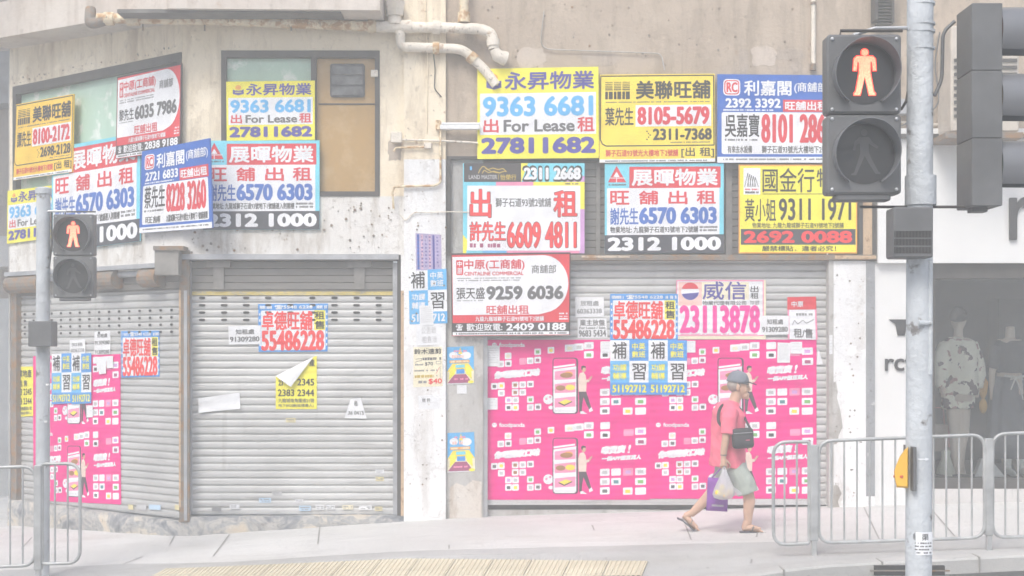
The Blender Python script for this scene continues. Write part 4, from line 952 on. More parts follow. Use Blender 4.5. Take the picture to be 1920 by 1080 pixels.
for (px, py, w, h, c_, lb) in st:
    f, cq = quadmap(B, Q(px-w/2, py-h/2, px+w/2, py+h/2), (-.075 if py > 948 else NS)); mb = MB(); mb.add(cq, [(0, 3, 2, 1)], ink(c_))
    cc = Canvas((0, 0, 10, 10), f); cc.g['x'] = mb
    cc.greek(1, 2, 9, 4.6, 'midgrey', .6, 1.6, 'x'); cc.greek(1, 6, 9, 8, 'midgrey', .6, 1.3, 'x')
    tag(mb.build('sticker', loc=cq[3]), lb, 'sticker', GK2)
for (px, w, c_, lb) in ((245, 9, 'straw', 'yellow sticker on the bottom bar of the angled side shutter'), (265, 18, 'lightgrey', 'grey sticker on the bottom bar of the angled side shutter'), (290, 22, 'faded', 'pale cyan sticker on the bottom bar of the angled side shutter'), (332, 8, 'straw', 'yellow sticker by the corner post, bottom of the angled side shutter')):
    q = [(px-w/2, 944+px*.006), (px+w/2, 945+px*.007), (px+w/2, 954+px*.008), (px-w/2, 953+px*.007)]
    f, cq = quadmap(A, q, -.075); mb = MB(); mb.add(cq, [(0, 3, 2, 1)], ink(c_))
    tag(mb.build('sticker', loc=cq[3]), lb, 'sticker', 'small stickers along the bottom of the angled side shutter')

def d_hair(c):
    c.text('鈴木速剪', 3, 4, 97, 18, 'ink', .5); c.greek(32, 26, 96, 33, 'grey', 2, 9); c.greek(6, 42, 34, 46, 'midgrey', 2, 5); c.text('$70', 40, 38, 68, 48, 'grey', .5)
    c.line([(8, 30), (30, 29), (28, 34), (10, 36), (8, 40)], 1.2, 'grey', 2); c.rect(78, 36, 96, 44, 'midgrey', 2); c.rect(79.5, 37.2, 94.5, 42.8, 'cream', 3)
    c.greek(4, 57, 84, 61, 'midgrey', 2, 4); c.line([(92, 48), (92, 78)], 1.2, 'grey', 2); c.line([(78, 68), (90, 52)], 1.2, 'red', 2)
    c.greek(5, 70, 70, 77, 'gilt', 2, 12); c.greek(5, 84, 48, 91, 'midgrey', 2, 12); c.text('$40', 52, 80, 98, 95, 'brightred', .8)
sheet(d_hair, (0, 0, 100, 100), 'cream haircut price sheet with red amount on the white column', B, [(775, 651), (829, 650), (830, 724), (775, 726)], .0625, 'cream', wave=0)
def d_event(c):
    c.rect(0, 0, 100, 66, 'sky', 1); c.poly([(0, 66), (20, 45), (80, 45), (100, 66)], 'gold', 2); c.rect(0, 66, 100, 97, 'cream', 1.5)
    c.circ(24, 22, 16, 'white', 2, ry=9); c.circ(70, 24, 20, 'white', 2, ry=10); c.poly([(50, 2), (58, 20), (42, 20)], 'gold', 3); c.greek(26, 9, 74, 14, 'rose', 4, 6); c.greek(18, 22, 62, 30, 'palepink', 4, 9)
    c.rect(10, 36, 84, 43, 'orange', 4); c.greek(14, 37.5, 80, 41.5, 'cream', 5, 4); c.rect(32, 48, 66, 56, 'cyan', 4); c.rect(35, 60, 65, 72, 'midblue', 4); c.poly([(28, 74), (70, 74), (92, 97), (2, 97)], 'maroon', 4); c.greek(22, 84, 78, 89, 'rose', 5, 5)
    c.poly([(10, 60), (30, 50), (30, 72), (8, 88)], 'yellow', 3); c.poly([(70, 50), (90, 60), (92, 88), (70, 72)], 'yellow', 3); c.circ(88, 95, 11, 'yellow', 5, ry=4)
sheet(d_event, (0, 0, 100, 100), 'colourful blue and yellow event poster beside the haircut sheet', B, [(838, 651), (888, 649), (889, 719), (838, 721)], .004, 'white', wave=0, group='colourful event posters')
sheet(d_event, (0, 0, 100, 100), 'colourful blue and yellow event poster alone low beside the column', B, [(839, 812), (889, 810), (891, 884), (839, 886)], .004, 'white', wave=0, group='colourful event posters')
def d_torn(c):
    for q in range(6): c.rect(6+q*15, 3, 14+q*15, 97, ('blue', 'stripe', 'palelilac', 'stripe', 'indigo', 'palelilac')[q], 1)
    for q in range(9):
        for i in range(6): c.greek(7+i*15, 6+q*10, 14+i*15, 11+q*10, 'indigo', 2, 3)
sheet(d_torn, (0, 0, 100, 100), 'torn lilac striped bill at the top of the white column', B, [(779, 437), (827, 440), (828, 506), (780, 507)], .0645, 'palelilac', wave=0)
def d_half(c):
    c.rect(0, 0, 100, 30, 'red', 1); c.text('中原', 14, 10, 55, 24, 'white', .8); c.rect(0, 30, 6, 100, 'rose', 1); c.rect(94, 30, 100, 100, 'rose', 1)
    c.greek(20, 38, 90, 44, 'midgrey', 2, 8); c.line([(16, 66), (24, 55), (34, 64), (52, 55), (64, 62), (90, 53)], 2, 'midgrey', 2); c.text('租/售', 20, 74, 84, 96, 'grey', 1)
sheet(d_half, (0, 0, 100, 100), 'pink edged sheet with peeling red top at the right end of the wide postered shutter', B, [(1476, 557), (1530, 556), (1533, 637), (1477, 636)], NS+.008, 'white')

# ------------------------------------------------------------------ clothes shop on the right
shop = thing('clothes_shop', 'white fronted clothes shop with dark framed display window', 'shop', (X(1760), YW, .2))
M_shopw = paint('white_shop_panel', (.74, .74, .735), .5, .03, 2)
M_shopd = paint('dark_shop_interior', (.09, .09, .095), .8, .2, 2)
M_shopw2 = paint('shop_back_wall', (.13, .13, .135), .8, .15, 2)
M_terr = paving('pale_terrazzo', (.58, .56, .55), (.66, .64, .63))
mb = MB(); fb(mb, 1639, 490, 1747, 948, -.3, .01, M_shopw); mb.build('wall', shop)
mb = MB(); fb(mb, 1642, 262, 2500, 494, -.3, .10, M_shopw); mb.build('fascia', shop)
mb = MB(); fb(mb, 1642, 255, 2500, 262, -.3, .16, M_frame); fb(mb, 1642, 244, 2500, 254, -.3, .13, M_shopw); mb.build('ledge', shop)
mb = MB(); fb(mb, 1642, WT, 2500, 244, -.3, .02, M_upper); mb.build('upper_wall', shop)
mb = MB(); fb(mb, 1747, 916, 2500, 985, -.3, .03, M_terr); mb.build('sill', shop)
mb = MB(); fb(mb, 1747, 494, 2500, 522, -.2, .02, M_frame); fb(mb, 1747, 896, 2500, 916, -.2, .025, M_frame); fb(mb, 1747, 522, 1752, 896, -.2, .02, M_frame); wf = mb.build('window', shop)
m, nt, b = nodes('shop_glass'); nt.nodes.remove(b)
tr = N(nt, 'ShaderNodeBsdfTransparent'); tr.inputs[0].default_value = (.96, .97, .97, 1); gl = N(nt, 'ShaderNodeBsdfGlossy'); gl.inputs['Roughness'].default_value = .02
fr_ = N(nt, 'ShaderNodeFresnel', IOR=1.5); mx = N(nt, 'ShaderNodeMixShader'); nt.links.new(fr_.outputs[0], mx.inputs[0]); nt.links.new(tr.outputs[0], mx.inputs[1]); nt.links.new(gl.outputs[0], mx.inputs[2])
nt.links.new(mx.outputs[0], [q for q in nt.nodes if q.type == 'OUTPUT_MATERIAL'][0].inputs[0]); M_glass = m
mb = MB(); fb(mb, 1752, 522, 2500, 896, -.035, -.027, M_glass); mb.build('pane', wf)
mb = MB(); YI = 18.4; zf = Z(893)
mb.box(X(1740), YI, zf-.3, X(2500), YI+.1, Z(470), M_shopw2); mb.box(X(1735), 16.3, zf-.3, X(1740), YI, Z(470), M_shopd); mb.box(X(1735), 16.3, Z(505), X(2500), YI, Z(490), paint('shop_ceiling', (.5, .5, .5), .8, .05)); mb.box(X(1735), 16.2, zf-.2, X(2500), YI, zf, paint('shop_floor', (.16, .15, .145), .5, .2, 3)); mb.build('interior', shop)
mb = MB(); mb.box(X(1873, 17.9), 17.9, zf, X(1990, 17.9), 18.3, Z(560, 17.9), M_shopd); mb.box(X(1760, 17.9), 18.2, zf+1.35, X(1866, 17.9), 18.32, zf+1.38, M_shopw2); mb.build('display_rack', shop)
def letters(t, px0, py0, px1, py1, par, b, depth=.03):
    vs, fs = glyphs(t); mbq = MB()
    offs = [(b*math.cos(a), b*math.sin(a)) for a in [i*math.pi/3 for i in range(6)]]+[(0, 0)]
    for i, (ox, oy) in enumerate(offs):
        top = [B.at(X(px0+u*(px1-px0))+ox, depth+i*.0002, Z(py1)+v*(Z(py0)-Z(py1))+oy) for u, v in vs]; bot = [p-B.Nn*(depth-.012) for p in top]; n_ = len(vs)
        cnt = {}
        for fc in fs:
            for e in zip(fc, fc[1:]+fc[:1]): cnt[tuple(sorted(e))] = cnt.get(tuple(sorted(e)), 0)+1
        side = [(a, c_, c_+n_, a+n_) for fc in fs for a, c_ in zip(fc, fc[1:]+fc[:1]) if cnt[tuple(sorted((a, c_)))] == 1]
        mbq.add(top+bot, list(fs)+side, paint('letter_dark_metal', (.045, .045, .048), .4, .1))
    return mbq.build('lettering', par)
letters('rct', 1659, 669, 1711, 695, shop, .004)
letters('r', 1887, 373, 1926, 450, shop, .009, .14)
mb = MB(); pts = [(1666, 599), (1710, 599), (1700, 606), (1695, 629), (1682, 629), (1678, 608)]
mb.add([B.at(X(a), .03, Z(b_)) for a, b_ in pts]+[B.at(X(a), .012, Z(b_)) for a, b_ in pts], [tuple(range(6))[::-1]]+[(i, (i+1) % 6, (i+1) % 6+6, i+6) for i in range(6)], paint('letter_dark_metal', (.045, .045, .048), .4, .1)); mb.build('emblem', shop)
# fixtures above the shop
ac = thing('air_conditioner', 'cream air conditioner with side grille partly behind the vehicle signal', 'air conditioner', P(1810, 250, .5))
mb = MB(); mb.rbox(X(1778, 15.5), 15.4, Z(250, 15.5), X(1905, 15.5), 15.9, Z(52, 15.5), paint('aged_cream_plastic', (.52, .47, .41), .5, .1), .03); mb.build('casing', ac)
mb = MB()
for k in range(9): mb.box(X(1783, 15.5), 15.38, Z(120+k*13, 15.5), X(1900, 15.5), 15.396, Z(114+k*13, 15.5), M_frame)
mb.build('grille', ac)
mb = MB(); mb.box(X(1760, 15.6), 15.35, Z(262, 15.5), X(1910, 15.5), 15.95, Z(252, 15.5), M_rustdark); mb.build('bracket', ac)
mb = MB(); fb(mb, 1632, WT, 1638, 45, .02, .2, M_frame); fb(mb, 1664, WT, 1668, 50, .02, .2, M_frame)
for k in range(26): fb(mb, 1638, -100+k*6, 1664, -98+k*6, .06, .17, M_frame)
tag(mb.build('cable_ladder', loc=P(1650, 50, .1)), 'dark cable ladder running up the wall behind the signal', 'cable ladder')
for q, lb in (((1674, 190, 1700, 218), 'grey wall box above the white shop fascia'),):
    mb = MB(); mb.rbox(X(q[0]), YW-.16, Z(q[3]), X(q[2]), YW-.02, Z(q[1]), M_galv, .01); tag(mb.build('wall_box', loc=P(*q[:2])), lb, 'wall box')
conduit('pale conduit bent across the wall above the shop fascia', [P(1668, 130, .06), P(1668, 226, .06), P(1720, 232, .06), P(1900, 240, .06)], .014, M_pipe)

conduit('black cable drooping from the air conditioner behind the thick signal pole', [P(1762, 60, .3), P(1752, 120, .2), P(1764, 200, .15), P(1690, 236, .1)], .009, M_black)
conduit('thin grey cable stapled along the wall below the drain branch', [P(1020, 20, .03), P(1012, 92, .03), P(1240, 100, .03), P(1246, 132, .03)], .006, M_greyw)
conduit('thin cable running up the column beside the hanging black cable', [P(800, 250, .07), P(802, 120, .07), P(798, 20, .07), P(800, -60, .07)], .006, M_beige)
# ------------------------------------------------------------------ skin-like surfaces
def blob(mb, name, parent, vox, smooth=2, disp=None):
    """fuse overlapping closed shapes into one continuous surface"""
    o = mb.build(name, parent)
    md = o.modifiers.new('remesh', 'REMESH'); md.mode = 'VOXEL'; md.voxel_size = vox; md.use_smooth_shade = True
    if smooth: s_ = o.modifiers.new('smooth', 'SMOOTH'); s_.iterations = smooth; s_.factor = .5
    bpy.context.view_layer.update()
    me = bpy.data.meshes.new_from_object(o.evaluated_get(bpy.context.evaluated_depsgraph_get()))
    old = o.data; o.modifiers.clear(); o.data = me; me.name = name; bpy.data.meshes.remove(old)
    if disp:
        ns = [v.normal.copy() for v in me.vertices]
        for v, n_ in zip(me.vertices, ns): v.co += n_*disp(v.co+WL[parent])
    me.polygons.foreach_set('use_smooth', [True]*len(me.polygons))
    return o
def ering(c, rx, ry, n=20, tilt=0.0, ax=0.0):
    """ellipse in plan, tilted about the y axis"""
    c = Vector(c); out = []
    for i in range(n):
        a = 2*math.pi*i/n; v = Vector((rx*math.cos(a), ry*math.sin(a), 0)); v = Matrix.Rotation(tilt, 3, 'Y') @ v; out.append(c+v)
    return out
def wrinkle(amp, f, s=(1, 1, 1), seed=0):
    return lambda p: amp*mnoise.noise(Vector((p.x*f*s[0]+seed, p.y*f*s[1], p.z*f*s[2])))+amp*.5*mnoise.noise(Vector((p.x*f*2.3*s[0], p.y*f*2.3*s[1]+seed, p.z*f*2.3*s[2])))

# ------------------------------------------------------------------ mannequins and display pieces
M_mann = paint('mannequin_skin', (.62, .55, .47), .45, .05, 3)
def patterned(name, base, spot, scale=7, lo=.57, hi=.585):
    m, nt, b = nodes(name)
    c = mix(nt, tnoise(nt, scale, 3, rough=.5, lo=lo, hi=hi), base, spot); c = mix(nt, tnoise(nt, scale*1.7, 2, lo=.64, hi=.65), c, (.42, .25, .24))
    nt.links.new(c, b.inputs['Base Color']); b.inputs['Roughness'].default_value = .85; return m
M_birdshirt = patterned('cream_patterned_cloth', (.84, .84, .72), (.12, .085, .10), 7, .575, .59)
M_navy = paint('dark_navy_cloth', (.07, .075, .095), .85, .2, 5); M_skirt = paint('slate_blue_cloth', (.15, .165, .20), .85, .2, 4); M_cap0 = paint('dark_cap_cloth', (.06, .055, .06), .85, .2, 8)
YM = 16.45; sM = YM/F
def PM(px, py, dy=0): return Vector(((px-960)*sM, YM+dy, CZ-(py-HOR)*sM))
man = thing('mannequin', 'mannequin in dark cap and cream patterned shirt and shorts in the shop window', 'mannequin', PM(1798, 893), 'window mannequins')
mb = MB()
mb.tube([PM(1797, 592), PM(1797, 604), PM(1797, 616)], [(.075, .09), (.08, .095), (.05, .06)], M_mann, 14); mb.ball(PM(1797, 598), (.075, .095, .12), M_mann)
mb.tube([PM(1797, 612), PM(1797, 636)], [.052, .058], M_mann, 12)
mb.tube([PM(1797, 634), PM(1797, 660), PM(1797, 700), PM(1797, 730), PM(1797, 752)], [(.10, .14), (.13, .2), (.11, .15), (.14, .19), (.13, .17)], M_mann, 16)
for s_, kx, ax_, fx in ((-1, 1790, 1791, 1790), (1, 1808, 1802, 1800)):
    mb.tube([PM(1797+s_*10, 742), PM(kx-2, 775), PM(kx, 812), PM(ax_, 840), PM(ax_, 872)], [.09, .082, .058, .055, .036], M_mann, 14)
    mb.tube([PM(ax_, 868), PM(ax_, 880, -.03), PM(fx, 890, -.16)], [.036, .04, .03], M_mann, 10)
    mb.tube([PM(1797+s_*26, 648), PM(1797+s_*34, 690), PM(1797+s_*32, 728, -.05), PM(1797+s_*31, 745, -.06)], [.05, .045, .035, .028], M_mann, 10)
blob(mb, 'body', man, .014)
mb = MB()
mb.tube([PM(1797, 632), PM(1797, 640), PM(1797, 660), PM(1797, 700), PM(1797, 740)], [(.08, .10), (.13, .20), (.15, .235), (.15, .235), (.155, .25)], M_birdshirt, 20)
for s_ in (-1, 1): mb.tube([PM(1797+s_*24, 644), PM(1797+s_*34, 672), PM(1797+s_*37, 704, -.02), PM(1797+s_*34, 726, -.04)], [.075, .085, .09, .06], M_birdshirt, 14)
for s_ in (-1, 1): mb.tube([PM(1797+s_*11, 728), PM(1797+s_*12, 766)], [.115, .12], M_birdshirt, 14)
blob(mb, 'shirt', man, .014, 2, wrinkle(.018, 6, (1, 1, .6)))
mb = MB(); mb.ball(PM(1797, 592), (.10, .12, .11), M_cap0); mb.tube([PM(1797, 594, -.08), PM(1797, 597, -.2)], [(.085, .03), (.06, .012)], M_cap0, 12); blob(mb, 'cap', man, .012, 1)
man2 = thing('mannequin', 'headless mannequin in dark top and long slate skirt with white tie', 'mannequin', PM(1893, 893), 'window mannequins')
mb = MB()
mb.tube([PM(1894, 612), PM(1894, 640)], [.055, .06], M_mann, 12); mb.tube([PM(1894, 636), PM(1893, 664), PM(1892, 700), PM(1892, 740)], [(.10, .15), (.13, .2), (.105, .15), (.13, .18)], M_mann, 16)
for s_ in (-1, 1):
    mb.tube([PM(1894+s_*10, 740), PM(1894+s_*11, 820), PM(1894+s_*10, 872)], [.085, .06, .036], M_mann, 12); mb.tube([PM(1894+s_*10, 868), PM(1894+s_*13, 890, -.15)], [.038, .03], M_mann, 10)
    mb.tube([PM(1894+s_*26, 650), PM(1894+s_*34, 700), PM(1894+s_*33, 750)], [.05, .042, .03], M_mann, 10)
blob(mb, 'body', man2, .014)
mb = MB(); mb.tube([PM(1894, 637), PM(1894, 648), PM(1893, 672), PM(1892, 699)], [(.09, .15), (.14, .215), (.145, .22), (.12, .175)], M_navy, 18)
for s_ in (-1, 1): mb.tube([PM(1894+s_*25, 648), PM(1894+s_*34, 690)], [.07, .075], M_navy, 12)
blob(mb, 'top', man2, .014, 2, wrinkle(.012, 8))
mb = MB(); rings = []
for py, rx in ((706, .165), (730, .20), (780, .235), (830, .26), (858, .27)):
    rings.append([PM(1892, py)+Vector((rx*math.cos(a)*(1+.07*math.cos(9*a)), .75*rx*math.sin(a)*(1+.07*math.cos(9*a)), 0)) for a in [2*math.pi*i/54 for i in range(54)]])
mb.loft(rings, M_skirt, True); mb.build('skirt', man2, True)
mb = MB(); M_cord = paint('white_cord', (.7, .7, .66), .8, .05)
mb.tube([PM(1872, 704, -.20), PM(1892, 707, -.24), PM(1912, 704, -.2)], .014, M_cord, 8); mb.tube([PM(1890, 708, -.25), PM(1884, 722, -.25), PM(1881, 730, -.25)], .009, M_cord, 7); mb.tube([PM(1890, 708, -.25), PM(1898, 726, -.25), PM(1904, 748, -.25)], .009, M_cord, 7); mb.tube([PM(1890, 708, -.25), PM(1884, 703, -.26), PM(1880, 711, -.26), PM(1890, 708, -.25), PM(1900, 703, -.26), PM(1903, 711, -.26), PM(1890, 708, -.25)], .008, M_cord, 7); mb.build('waist_tie', man2, True)
def shoe(px, py, label, flip=1):
    mb = MB(); c = PM(px, py, -.2)
    mb.tube([c+Vector((0, .09, .03)), c+Vector((0, .02, .04)), c+Vector((flip*.01, -.08, .025)), c+Vector((flip*.015, -.15, .015))], [(.03, .035), (.045, .042), (.036, .044), (.012, .02)], paint('white_shoe_leather', (.72, .74, .71), .5, .05), 12)
    mb.tube([c+Vector((0, .06, .03)), c+Vector((0, .07, .12)), c+Vector((0, .07, .2))], [.04, .042, .05], paint('white_shoe_leather', (.72, .74, .71), .5, .05), 12)
    o = blob2(mb, 'shoe', c); tag(o, label, 'shoe', 'white display shoes')
def blob2(mb, name, loc):
    o = mb.build(name, loc=loc); WL[o] = Vector(loc); smooth_angle(o, 70); return o
shoe(1882, 888, 'white display shoe under the dark skirt, left of its pair'); shoe(1906, 888, 'white display shoe under the dark skirt, right one by the frame edge', -1)
mb = MB(); c = PM(1766, 893, -.15); mb.tube([c, c+Vector((0, 0, .10)), c+Vector((0, 0, .20)), c+Vector((0, 0, .24)), c+Vector((0, 0, .31)), c+Vector((0, 0, .325))], [.115, .10, .06, .05, .055, .03], paint('ivory_vase', (.62, .65, .55), .45, .06), 16)
tag(blob2(mb, 'vase', c), 'ivory bottle shaped ornament on the window floor beside the signal pole', 'ornament')
mb = MB(); c = PM(1838, 893, -.2)
mb.add([c+Vector(q) for q in ((-.17, -.1, 0), (.2, -.12, 0), (.16, .1, 0), (-.14, .1, 0), (-.07, -.05, .22), (.02, -.06, .24), (.03, .05, .21), (-.06, .05, .23))], [(0, 1, 5, 4), (1, 2, 6, 5), (2, 3, 7, 6), (3, 0, 4, 7), (4, 5, 6, 7), (3, 2, 1, 0)], paint('white_tissue', (.72, .74, .74), .7, .06))
tag(mb.build('gift_bag', loc=c), 'crumpled white paper bag on the window floor between the mannequins', 'paper bag')
mb = MB(); c = PM(1846, 752, .05); mb.tube([c+Vector((0, 0, .02)), c+Vector((.02, 0, .1)), c+Vector((.035, 0, .22)), c+Vector((0, 0, .30)), c+Vector((-.035, 0, .2)), c+Vector((-.02, 0, .1))], .028, paint('mustard_scarf', (.62, .36, .06), .8, .1), 8, closed=True)
mb.ball(c+Vector((0, 0, -.06)), (.05, .04, .09), paint('mustard_scarf', (.62, .36, .06), .8, .1))
tag(blob2(mb, 'scarf', c), 'mustard scarf hanging between the two mannequins', 'scarf')
mb = MB(); c = PM(1766, 800, .15); mb.box(c.x-.13, c.y-.07, c.z-.3, c.x+.13, c.y+.07, c.z+.02, paint('beige_tote', (.34, .30, .27), .8, .1)); mb.tube([c+Vector((-.08, 0, 0)), c+Vector((-.06, 0, .22)), c+Vector((.06, 0, .22)), c+Vector((.08, 0, 0))], .012, paint('pink_handle', (.55, .28, .30), .7, .05), 8); mb.tube([c+Vector((.12, -.08, .2)), c+Vector((.11, -.08, -.25))], .018, paint('pink_handle', (.55, .28, .30), .7, .05), 8)
tag(mb.build('tote_bag', loc=c), 'beige tote bag with pink straps behind the shorts wearing mannequin', 'bag')

# ------------------------------------------------------------------ neighbouring building at the far left edge
nb = thing('side_building', 'pale side street building seen as a sliver past the corner building', 'building', (-9.5, 24, -.6))
mb = MB(); mb.box(-14, 24, -1, -8.0, 30, 12, M_soffit); mb.build('wall', nb)
mb = MB(); mb.box(-9.2, 23.4, Z(205, 24), -8.05, 23.98, Z(110, 24), M_galv); mb.build('awning', nb)
mb = MB(); mb.box(-9.2, 23.2, Z(505, 24), -8.1, 23.98, Z(450, 24), M_shopw); mb.build('shop_canopy', nb)
mb = MB(); mb.box(-9.2, 23.9, -.6, -8.1, 23.98, Z(560, 24), paint('bright_shopfront', (.7, .72, .72), .4, .1, 2)); mb.build('shopfront', nb)

# ------------------------------------------------------------------ signals
def emis(name, col, st):
    m, nt, b = nodes(name); b.inputs['Base Color'].default_value = (*col, 1); b.inputs['Emission Color'].default_value = (*col, 1); b.inputs['Emission Strength'].default_value = st; return m
def led(name, hot, edge_, st):
    m, nt, b = nodes(name)
    v = N(nt, 'ShaderNodeTexVoronoi', feature='F1', Scale=260); nt.links.new(coords(nt), v.inputs['Vector'])
    mr = N(nt, 'ShaderNodeMapRange'); mr.inputs['From Min'].default_value = .2; mr.inputs['From Max'].default_value = .55; nt.links.new(v.outputs['Distance'], mr.inputs['Value'])
    c = mix(nt, mr.outputs[0], hot, edge_); nt.links.new(c, b.inputs['Emission Color']); nt.links.new(c, b.inputs['Base Color']); b.inputs['Emission Strength'].default_value = st; return m
M_redman = led('red_man_led', (1, .58, .38), (1, .30, .16), .60); M_redrim = emis('red_man_rim', (1, .05, .03), .55)
M_lens = paint('dark_signal_lens', (.028, .028, .03), .18, .15, 3, spec=.6); M_off = paint('unlit_man', (.085, .085, .088), .4, .08); M_hood = paint('signal_hood', (.15, .155, .17), .35, .1, 4, spec=.6)
M_hoodred = paint('faded_red_rim', (.16, .045, .04), .5, .1)
def man_stand(sc_, gx=0):
    P_ = []
    head = [(.13*math.cos(a), .80+.13*math.sin(a)) for a in [2*math.pi*i/14 for i in range(14)]]
    body = [(-.30, .66), (.30, .66), (.40, .56), (.43, .12), (.31, .12), (.27, .46), (.215, .42), (.21, .02), (.33, -.66), (.40, -.74), (.40, -.80), (.17, -.80), (.0, -.10), (-.17, -.80), (-.40, -.80), (-.40, -.74), (-.33, -.66), (-.21, .02), (-.215, .42), (-.27, .46), (-.31, .12), (-.43, .12), (-.40, .56)]
    return head, body
def man_walk():
    head = [(-.02+.12*math.cos(a), .80+.13*math.sin(a)) for a in [2*math.pi*i/14 for i in range(14)]]
    body = [(-.18, .64), (.15, .64), (.32, .42), (.52, .28), (.47, .19), (.25, .32), (.15, .40), (.16, .05), (.32, -.30), (.52, -.66), (.60, -.70), (.58, -.76), (.40, -.74), (.16, -.36), (0, -.08), (-.14, -.40), (-.32, -.80), (-.52, -.80), (-.50, -.74), (-.40, -.70), (-.26, -.30), (-.16, .05), (-.18, .40), (-.30, .34), (-.36, .12), (-.45, .14), (-.38, .46)]
    return head, body
def ped_head(name, label, loc, w, h, lit='top', parent_pole=None, rotz=0):
    """two aspect pedestrian signal facing -y; loc = centre of the front plate"""
    t = thing(name, label, 'pedestrian signal', loc, 'red man pedestrian signals'); L = Vector(loc); M = Matrix.Translation(L) @ Matrix.Rotation(rotz, 4, 'Z')
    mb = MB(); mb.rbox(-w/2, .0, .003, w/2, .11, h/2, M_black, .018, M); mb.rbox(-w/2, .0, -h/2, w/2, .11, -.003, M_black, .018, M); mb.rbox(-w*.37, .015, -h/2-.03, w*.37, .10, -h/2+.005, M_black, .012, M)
    for sx in (-1, 1):
        for sz in (-.47, -.03, .03, .47): mb.ball(M @ Vector((sx*w*.43, -.002, sz*h)), .009, M_galv, 8, 5)
    smooth_angle(mb.build('housing', t), 35)
    for k, zc in ((0, h*.25), (1, -h*.25)):
        r = min(w*.415, h*.215)
        mb = MB(); mb.add([M @ Vector((r*.97*math.cos(a), -.004, zc+r*.97*math.sin(a))) for a in [2*math.pi*i/36 for i in range(36)]], [tuple(range(36))[::-1]], M_lens); mb.build('lens', t)
        mb = MB(); n = 36; vs = []; fs = []
        for i in range(n+1):                                   # hood: open at the lower part, longer on top
            a = R(-60+300*i/n); lng = (.05+.15*(.5+.5*math.sin(a))**.8)*.62
            for rr, yy in ((r, 0), (r*1.03, -lng), (r*1.055, -lng), (r*1.03, 0)): vs.append(M @ Vector((rr*math.cos(a), yy, zc+rr*math.sin(a))))
        for i in range(n): fs += [(i*4+j, i*4+(j+1) % 4, (i+1)*4+(j+1) % 4, (i+1)*4+j) for j in range(4)]
        mb.add(vs, fs, M_hood); ho = mb.build('hood', t); smooth_angle(ho, 40)
        head, body = man_stand(1) if k == 0 else man_walk(); s_ = r*.86
        def fig(mb_, grow, y, m_):
            for poly in (head, body):
                n_ = len(poly); out = []
                for i in range(n_):
                    p0, p1, p2 = Vector(poly[i-1]), Vector(poly[i]), Vector(poly[(i+1) % n_])
                    e = ((p1-p0).normalized()+(p2-p1).normalized()); nn = Vector((e.y, -e.x)).normalized() if e.length > 1e-6 else Vector((0, 0))
                    q = p1+nn*grow*(1 if sum(poly[j-1][0]*poly[j][1]-poly[j][0]*poly[j-1][1] for j in range(n_)) > 0 else -1)
                    out.append(M @ Vector((q.x*s_, y, zc+q.y*s_)))
                mb_.add(out, [tuple(range(n_))], m_)
        mb = MB()
        if k == 0:
            fig(mb, .035, -.007, M_redrim); mb.build('red_glow_rim', t); mb = MB(); fig(mb, 0.0, -.0085, M_redman); mb.build('red_man', t)
        else: fig(mb, 0, -.007, M_off); mb.build('unlit_walking_man', t)
    mb = MB(); mb.tube([M @ Vector((-.10, .06, h/2+.002)), M @ Vector((-.10, .06, h/2+.03)), M @ Vector((.2, .06, h/2+.03))], .008, M_frame, 6)
    mb.build('top_bracket', t)
    return t
YP = 6.75; sP = YP/F
def PQ(px, py, y=YP): return Vector(((px-960)*y/F, y, CZ-(py-HOR)*y/F))
gp0 = g(2)-.06
pole = thing('signal_pole', 'thick pale grey signal pole in the near foreground', 'signal pole', (PQ(1726, 0).x, YP, gp0))
px_ = PQ(1726, 0).x; rp = 24.2*sP
mb = MB(); mb.tube([(px_-.012, YP, gp0), (px_, YP, 4.2)], rp, M_pole, 32); smooth_angle(mb.build('shaft', pole), 60)
mb = MB()
for py in (8, 46, 60, 92): mb.tube([PQ(1727, py+2), PQ(1727, py-2)], rp+.004, M_pole, 32)
smooth_angle(mb.build('band', pole), 40)
mb = MB(); mb.tube([PQ(1726, 385), PQ(1726, 330)], rp+.012, M_pole, 32); smooth_angle(mb.build('sleeve', pole), 40)
mb = MB(); mb.tube([PQ(1744, 702, YP-.05), PQ(1744, 488, YP-.05)], .012, M_pole, 10); mb.tube([PQ(1722, 605, YP-.075), PQ(1746, 606, YP-.06)], .012, M_pole, 8); smooth_angle(mb.build('conduit', pole), 50)
mb = MB(); mb.tube([PQ(1612, 388), PQ(1862, 388)], .007, M_frame, 8); mb.tube([PQ(1600, 66), PQ(1640, 53), PQ(1710, 52)], .009, M_galv, 8); mb.build('bracket_arm', pole)
mb = MB(); mb.tube([PQ(1704, 108), PQ(1703, 170), PQ(1699, 190), PQ(1690, 205, YP+.05)], .007, M_frame, 8); mb.tube(bend([PQ(1752, 180), PQ(1766, 150), PQ(1768, 60), PQ(1790, 40)], 6, .5), .009, M_black, 8); mb.build('cable', pole)
sb = thing('sounder_box', 'dark louvred sounder box strapped to the thick signal pole', 'sounder box', PQ(1708, 483, YP-.12))
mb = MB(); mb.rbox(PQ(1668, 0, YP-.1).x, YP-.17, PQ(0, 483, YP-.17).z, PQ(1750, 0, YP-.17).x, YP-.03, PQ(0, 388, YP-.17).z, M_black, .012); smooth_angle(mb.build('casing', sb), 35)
mb = MB()
for rw in range(3):
    for k in range(26): x_ = PQ(1677+k*2.7, 0, YP-.17).x; z_ = PQ(0, 436+rw*15+9, YP-.17).z; mb.box(x_, YP-.173, z_, x_+.003, YP-.1695, z_+.03, M_dark)
mb.build('louvre', sb)
